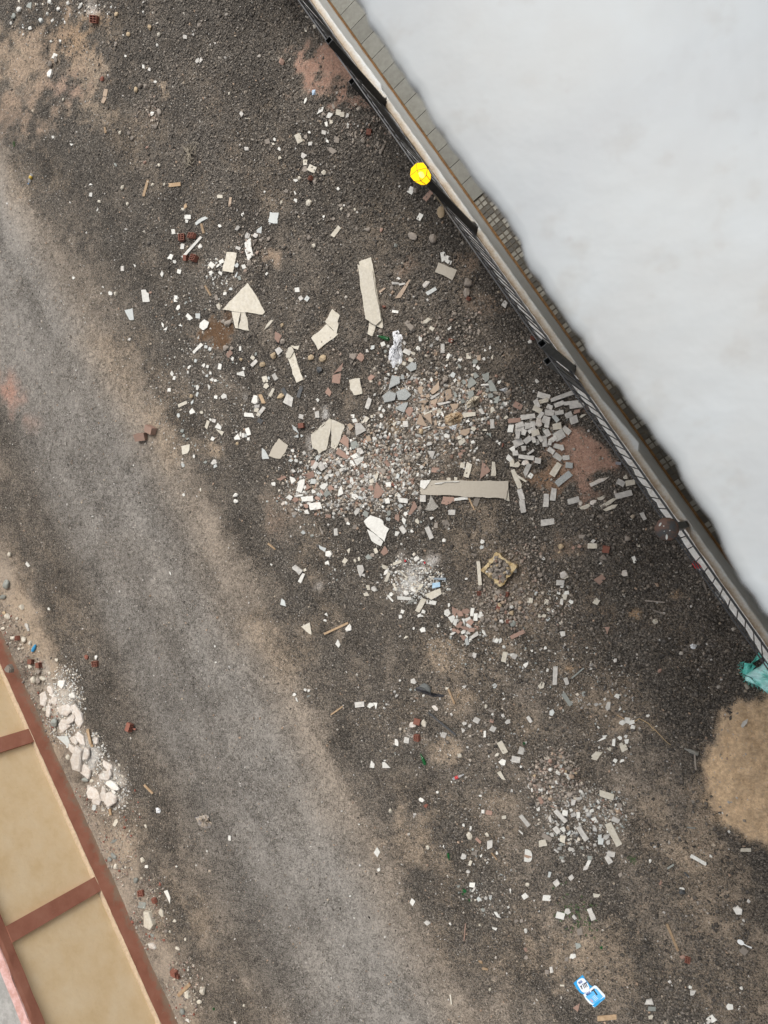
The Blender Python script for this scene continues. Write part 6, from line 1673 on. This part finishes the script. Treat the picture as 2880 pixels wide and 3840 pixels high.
# ------------------------------------------------------------------ labels that single pieces out
LM = [('large triangular slab', 920, 1130), ('bent-looking cream slab', 1220, 1235), ('long upright plank', 1385, 1090), ('clear plastic bag', 1490, 1310), ('big overlapping slabs', 1225, 1640),
      ('grey granite pieces', 1495, 1480), ('brown withered wrapping', 1700, 1570), ('slate shards', 1800, 1460), ('marble offcut pile', 2010, 1590), ('lit lantern', 1568, 655),
      ('longest cream slab', 1745, 1835), ('white powder heap', 1570, 2160), ('cream crate', 1868, 2135), ('rusty lamp disc', 2495, 1975), ('black rag', 1600, 2583), ('grey pipe', 1655, 2715),
      ('round stone heap', 2080, 2925), ('blue carton', 2215, 3720), ('sand heap', 2780, 2950), ('teal sack', 2840, 2540), ('white plastic profile', 720, 925), ('withered plant', 712, 578),
      ('far-left bottle', 115, 670), ('cracked plaster slab', 1415, 2000), ('upper red soil', 1240, 260), ('ochre building', 180, 3000), ('cardboard scrap', 763, 3080), ('granite paver', 2115, 1795),
      ('lower green bottle', 1585, 2850), ('square grey tile', 1027, 815), ('red bricks pair', 555, 1625), ('dry twig', 2450, 2750)]
ORD = ['nearest', 'second nearest', 'third nearest', 'fourth nearest', 'fifth nearest', 'sixth nearest', 'seventh nearest', 'eighth nearest', 'ninth nearest', 'tenth nearest', 'eleventh nearest', 'twelfth nearest', 'thirteenth nearest', 'fourteenth nearest', 'fifteenth nearest', 'sixteenth nearest']
NOUN = {'tile_slab': 'slab', 'granite_piece': 'granite piece', 'plastic_profile': 'profile', 'plastic_pipe': 'pipe', 'stone': 'stone', 'plaster_chunk': 'plaster chunk', 'wood_strip': 'wood strip', 'brick_piece': 'brick piece',
        'marble_offcut': 'marble offcut', 'clay_tile_shard': 'clay tile shard', 'grey_tile_shard': 'tile shard', 'stone_shard': 'stone shard', 'tile_shard': 'tile shard'}
CATS = {'tile_slab': 'tile slab', 'granite_piece': 'granite', 'plastic_profile': 'profile', 'plastic_pipe': 'pipe', 'stone': 'stone', 'plaster_chunk': 'plaster chunk', 'wood_strip': 'wood strip', 'brick_piece': 'brick',
        'marble_offcut': 'marble offcut', 'clay_tile_shard': 'tile shard', 'grey_tile_shard': 'tile shard', 'stone_shard': 'stone', 'tile_shard': 'tile shard'}
GRP = {'stone': 'loose stones on the street', 'plaster_chunk': 'plaster chunks', 'wood_strip': 'wood strips on the gravel', 'brick_piece': 'broken bricks', 'marble_offcut': 'marble offcuts', 'clay_tile_shard': 'clay tile shards',
       'grey_tile_shard': 'grey tile shards', 'stone_shard': 'flat stone shards', 'tile_shard': 'white and cream tile shards', 'tile_slab': 'broken cream slabs', 'granite_piece': 'granite pieces'}
groups = {}
for o, kd, cw, shp, px_, py_, ar, lab in PIECES:
    if '_i' in o: del o['_i']
    o['category'] = CATS[kd]
    if kd in GRP: o['group'] = GRP[kd]
    if lab:
        o['label'] = ' '.join(lab.split()[1:]); continue
    ds = sorted((math.hypot(px_ - x, py_ - y), nm, x, y) for nm, x, y in LM)
    d0, nm, x, y = ds[0]
    dx, dy = px_ - x, py_ - y
    way = ('right of' if dx > 0 else 'left of') if abs(dx) > abs(dy) else ('below' if dy > 0 else 'above')
    size = 'large ' if ar > 1100 else ('small ' if ar < 260 else '')
    key = '%s%s %s%s' % (size, cw, shp + ' ' if shp else '', NOUN[kd])
    groups.setdefault((key, way, nm), []).append((d0, o))
for (key, way, nm), ls in groups.items():
    ls.sort(key=lambda t: t[0])
    for i, (d0, o) in enumerate(ls):
        if len(ls) == 1: o['label'] = '%s lying %s the %s' % (key, way, nm)
        else: o['label'] = '%s %s the %s, %s to it' % (key, way, nm, ORD[min(i, len(ORD) - 1)])
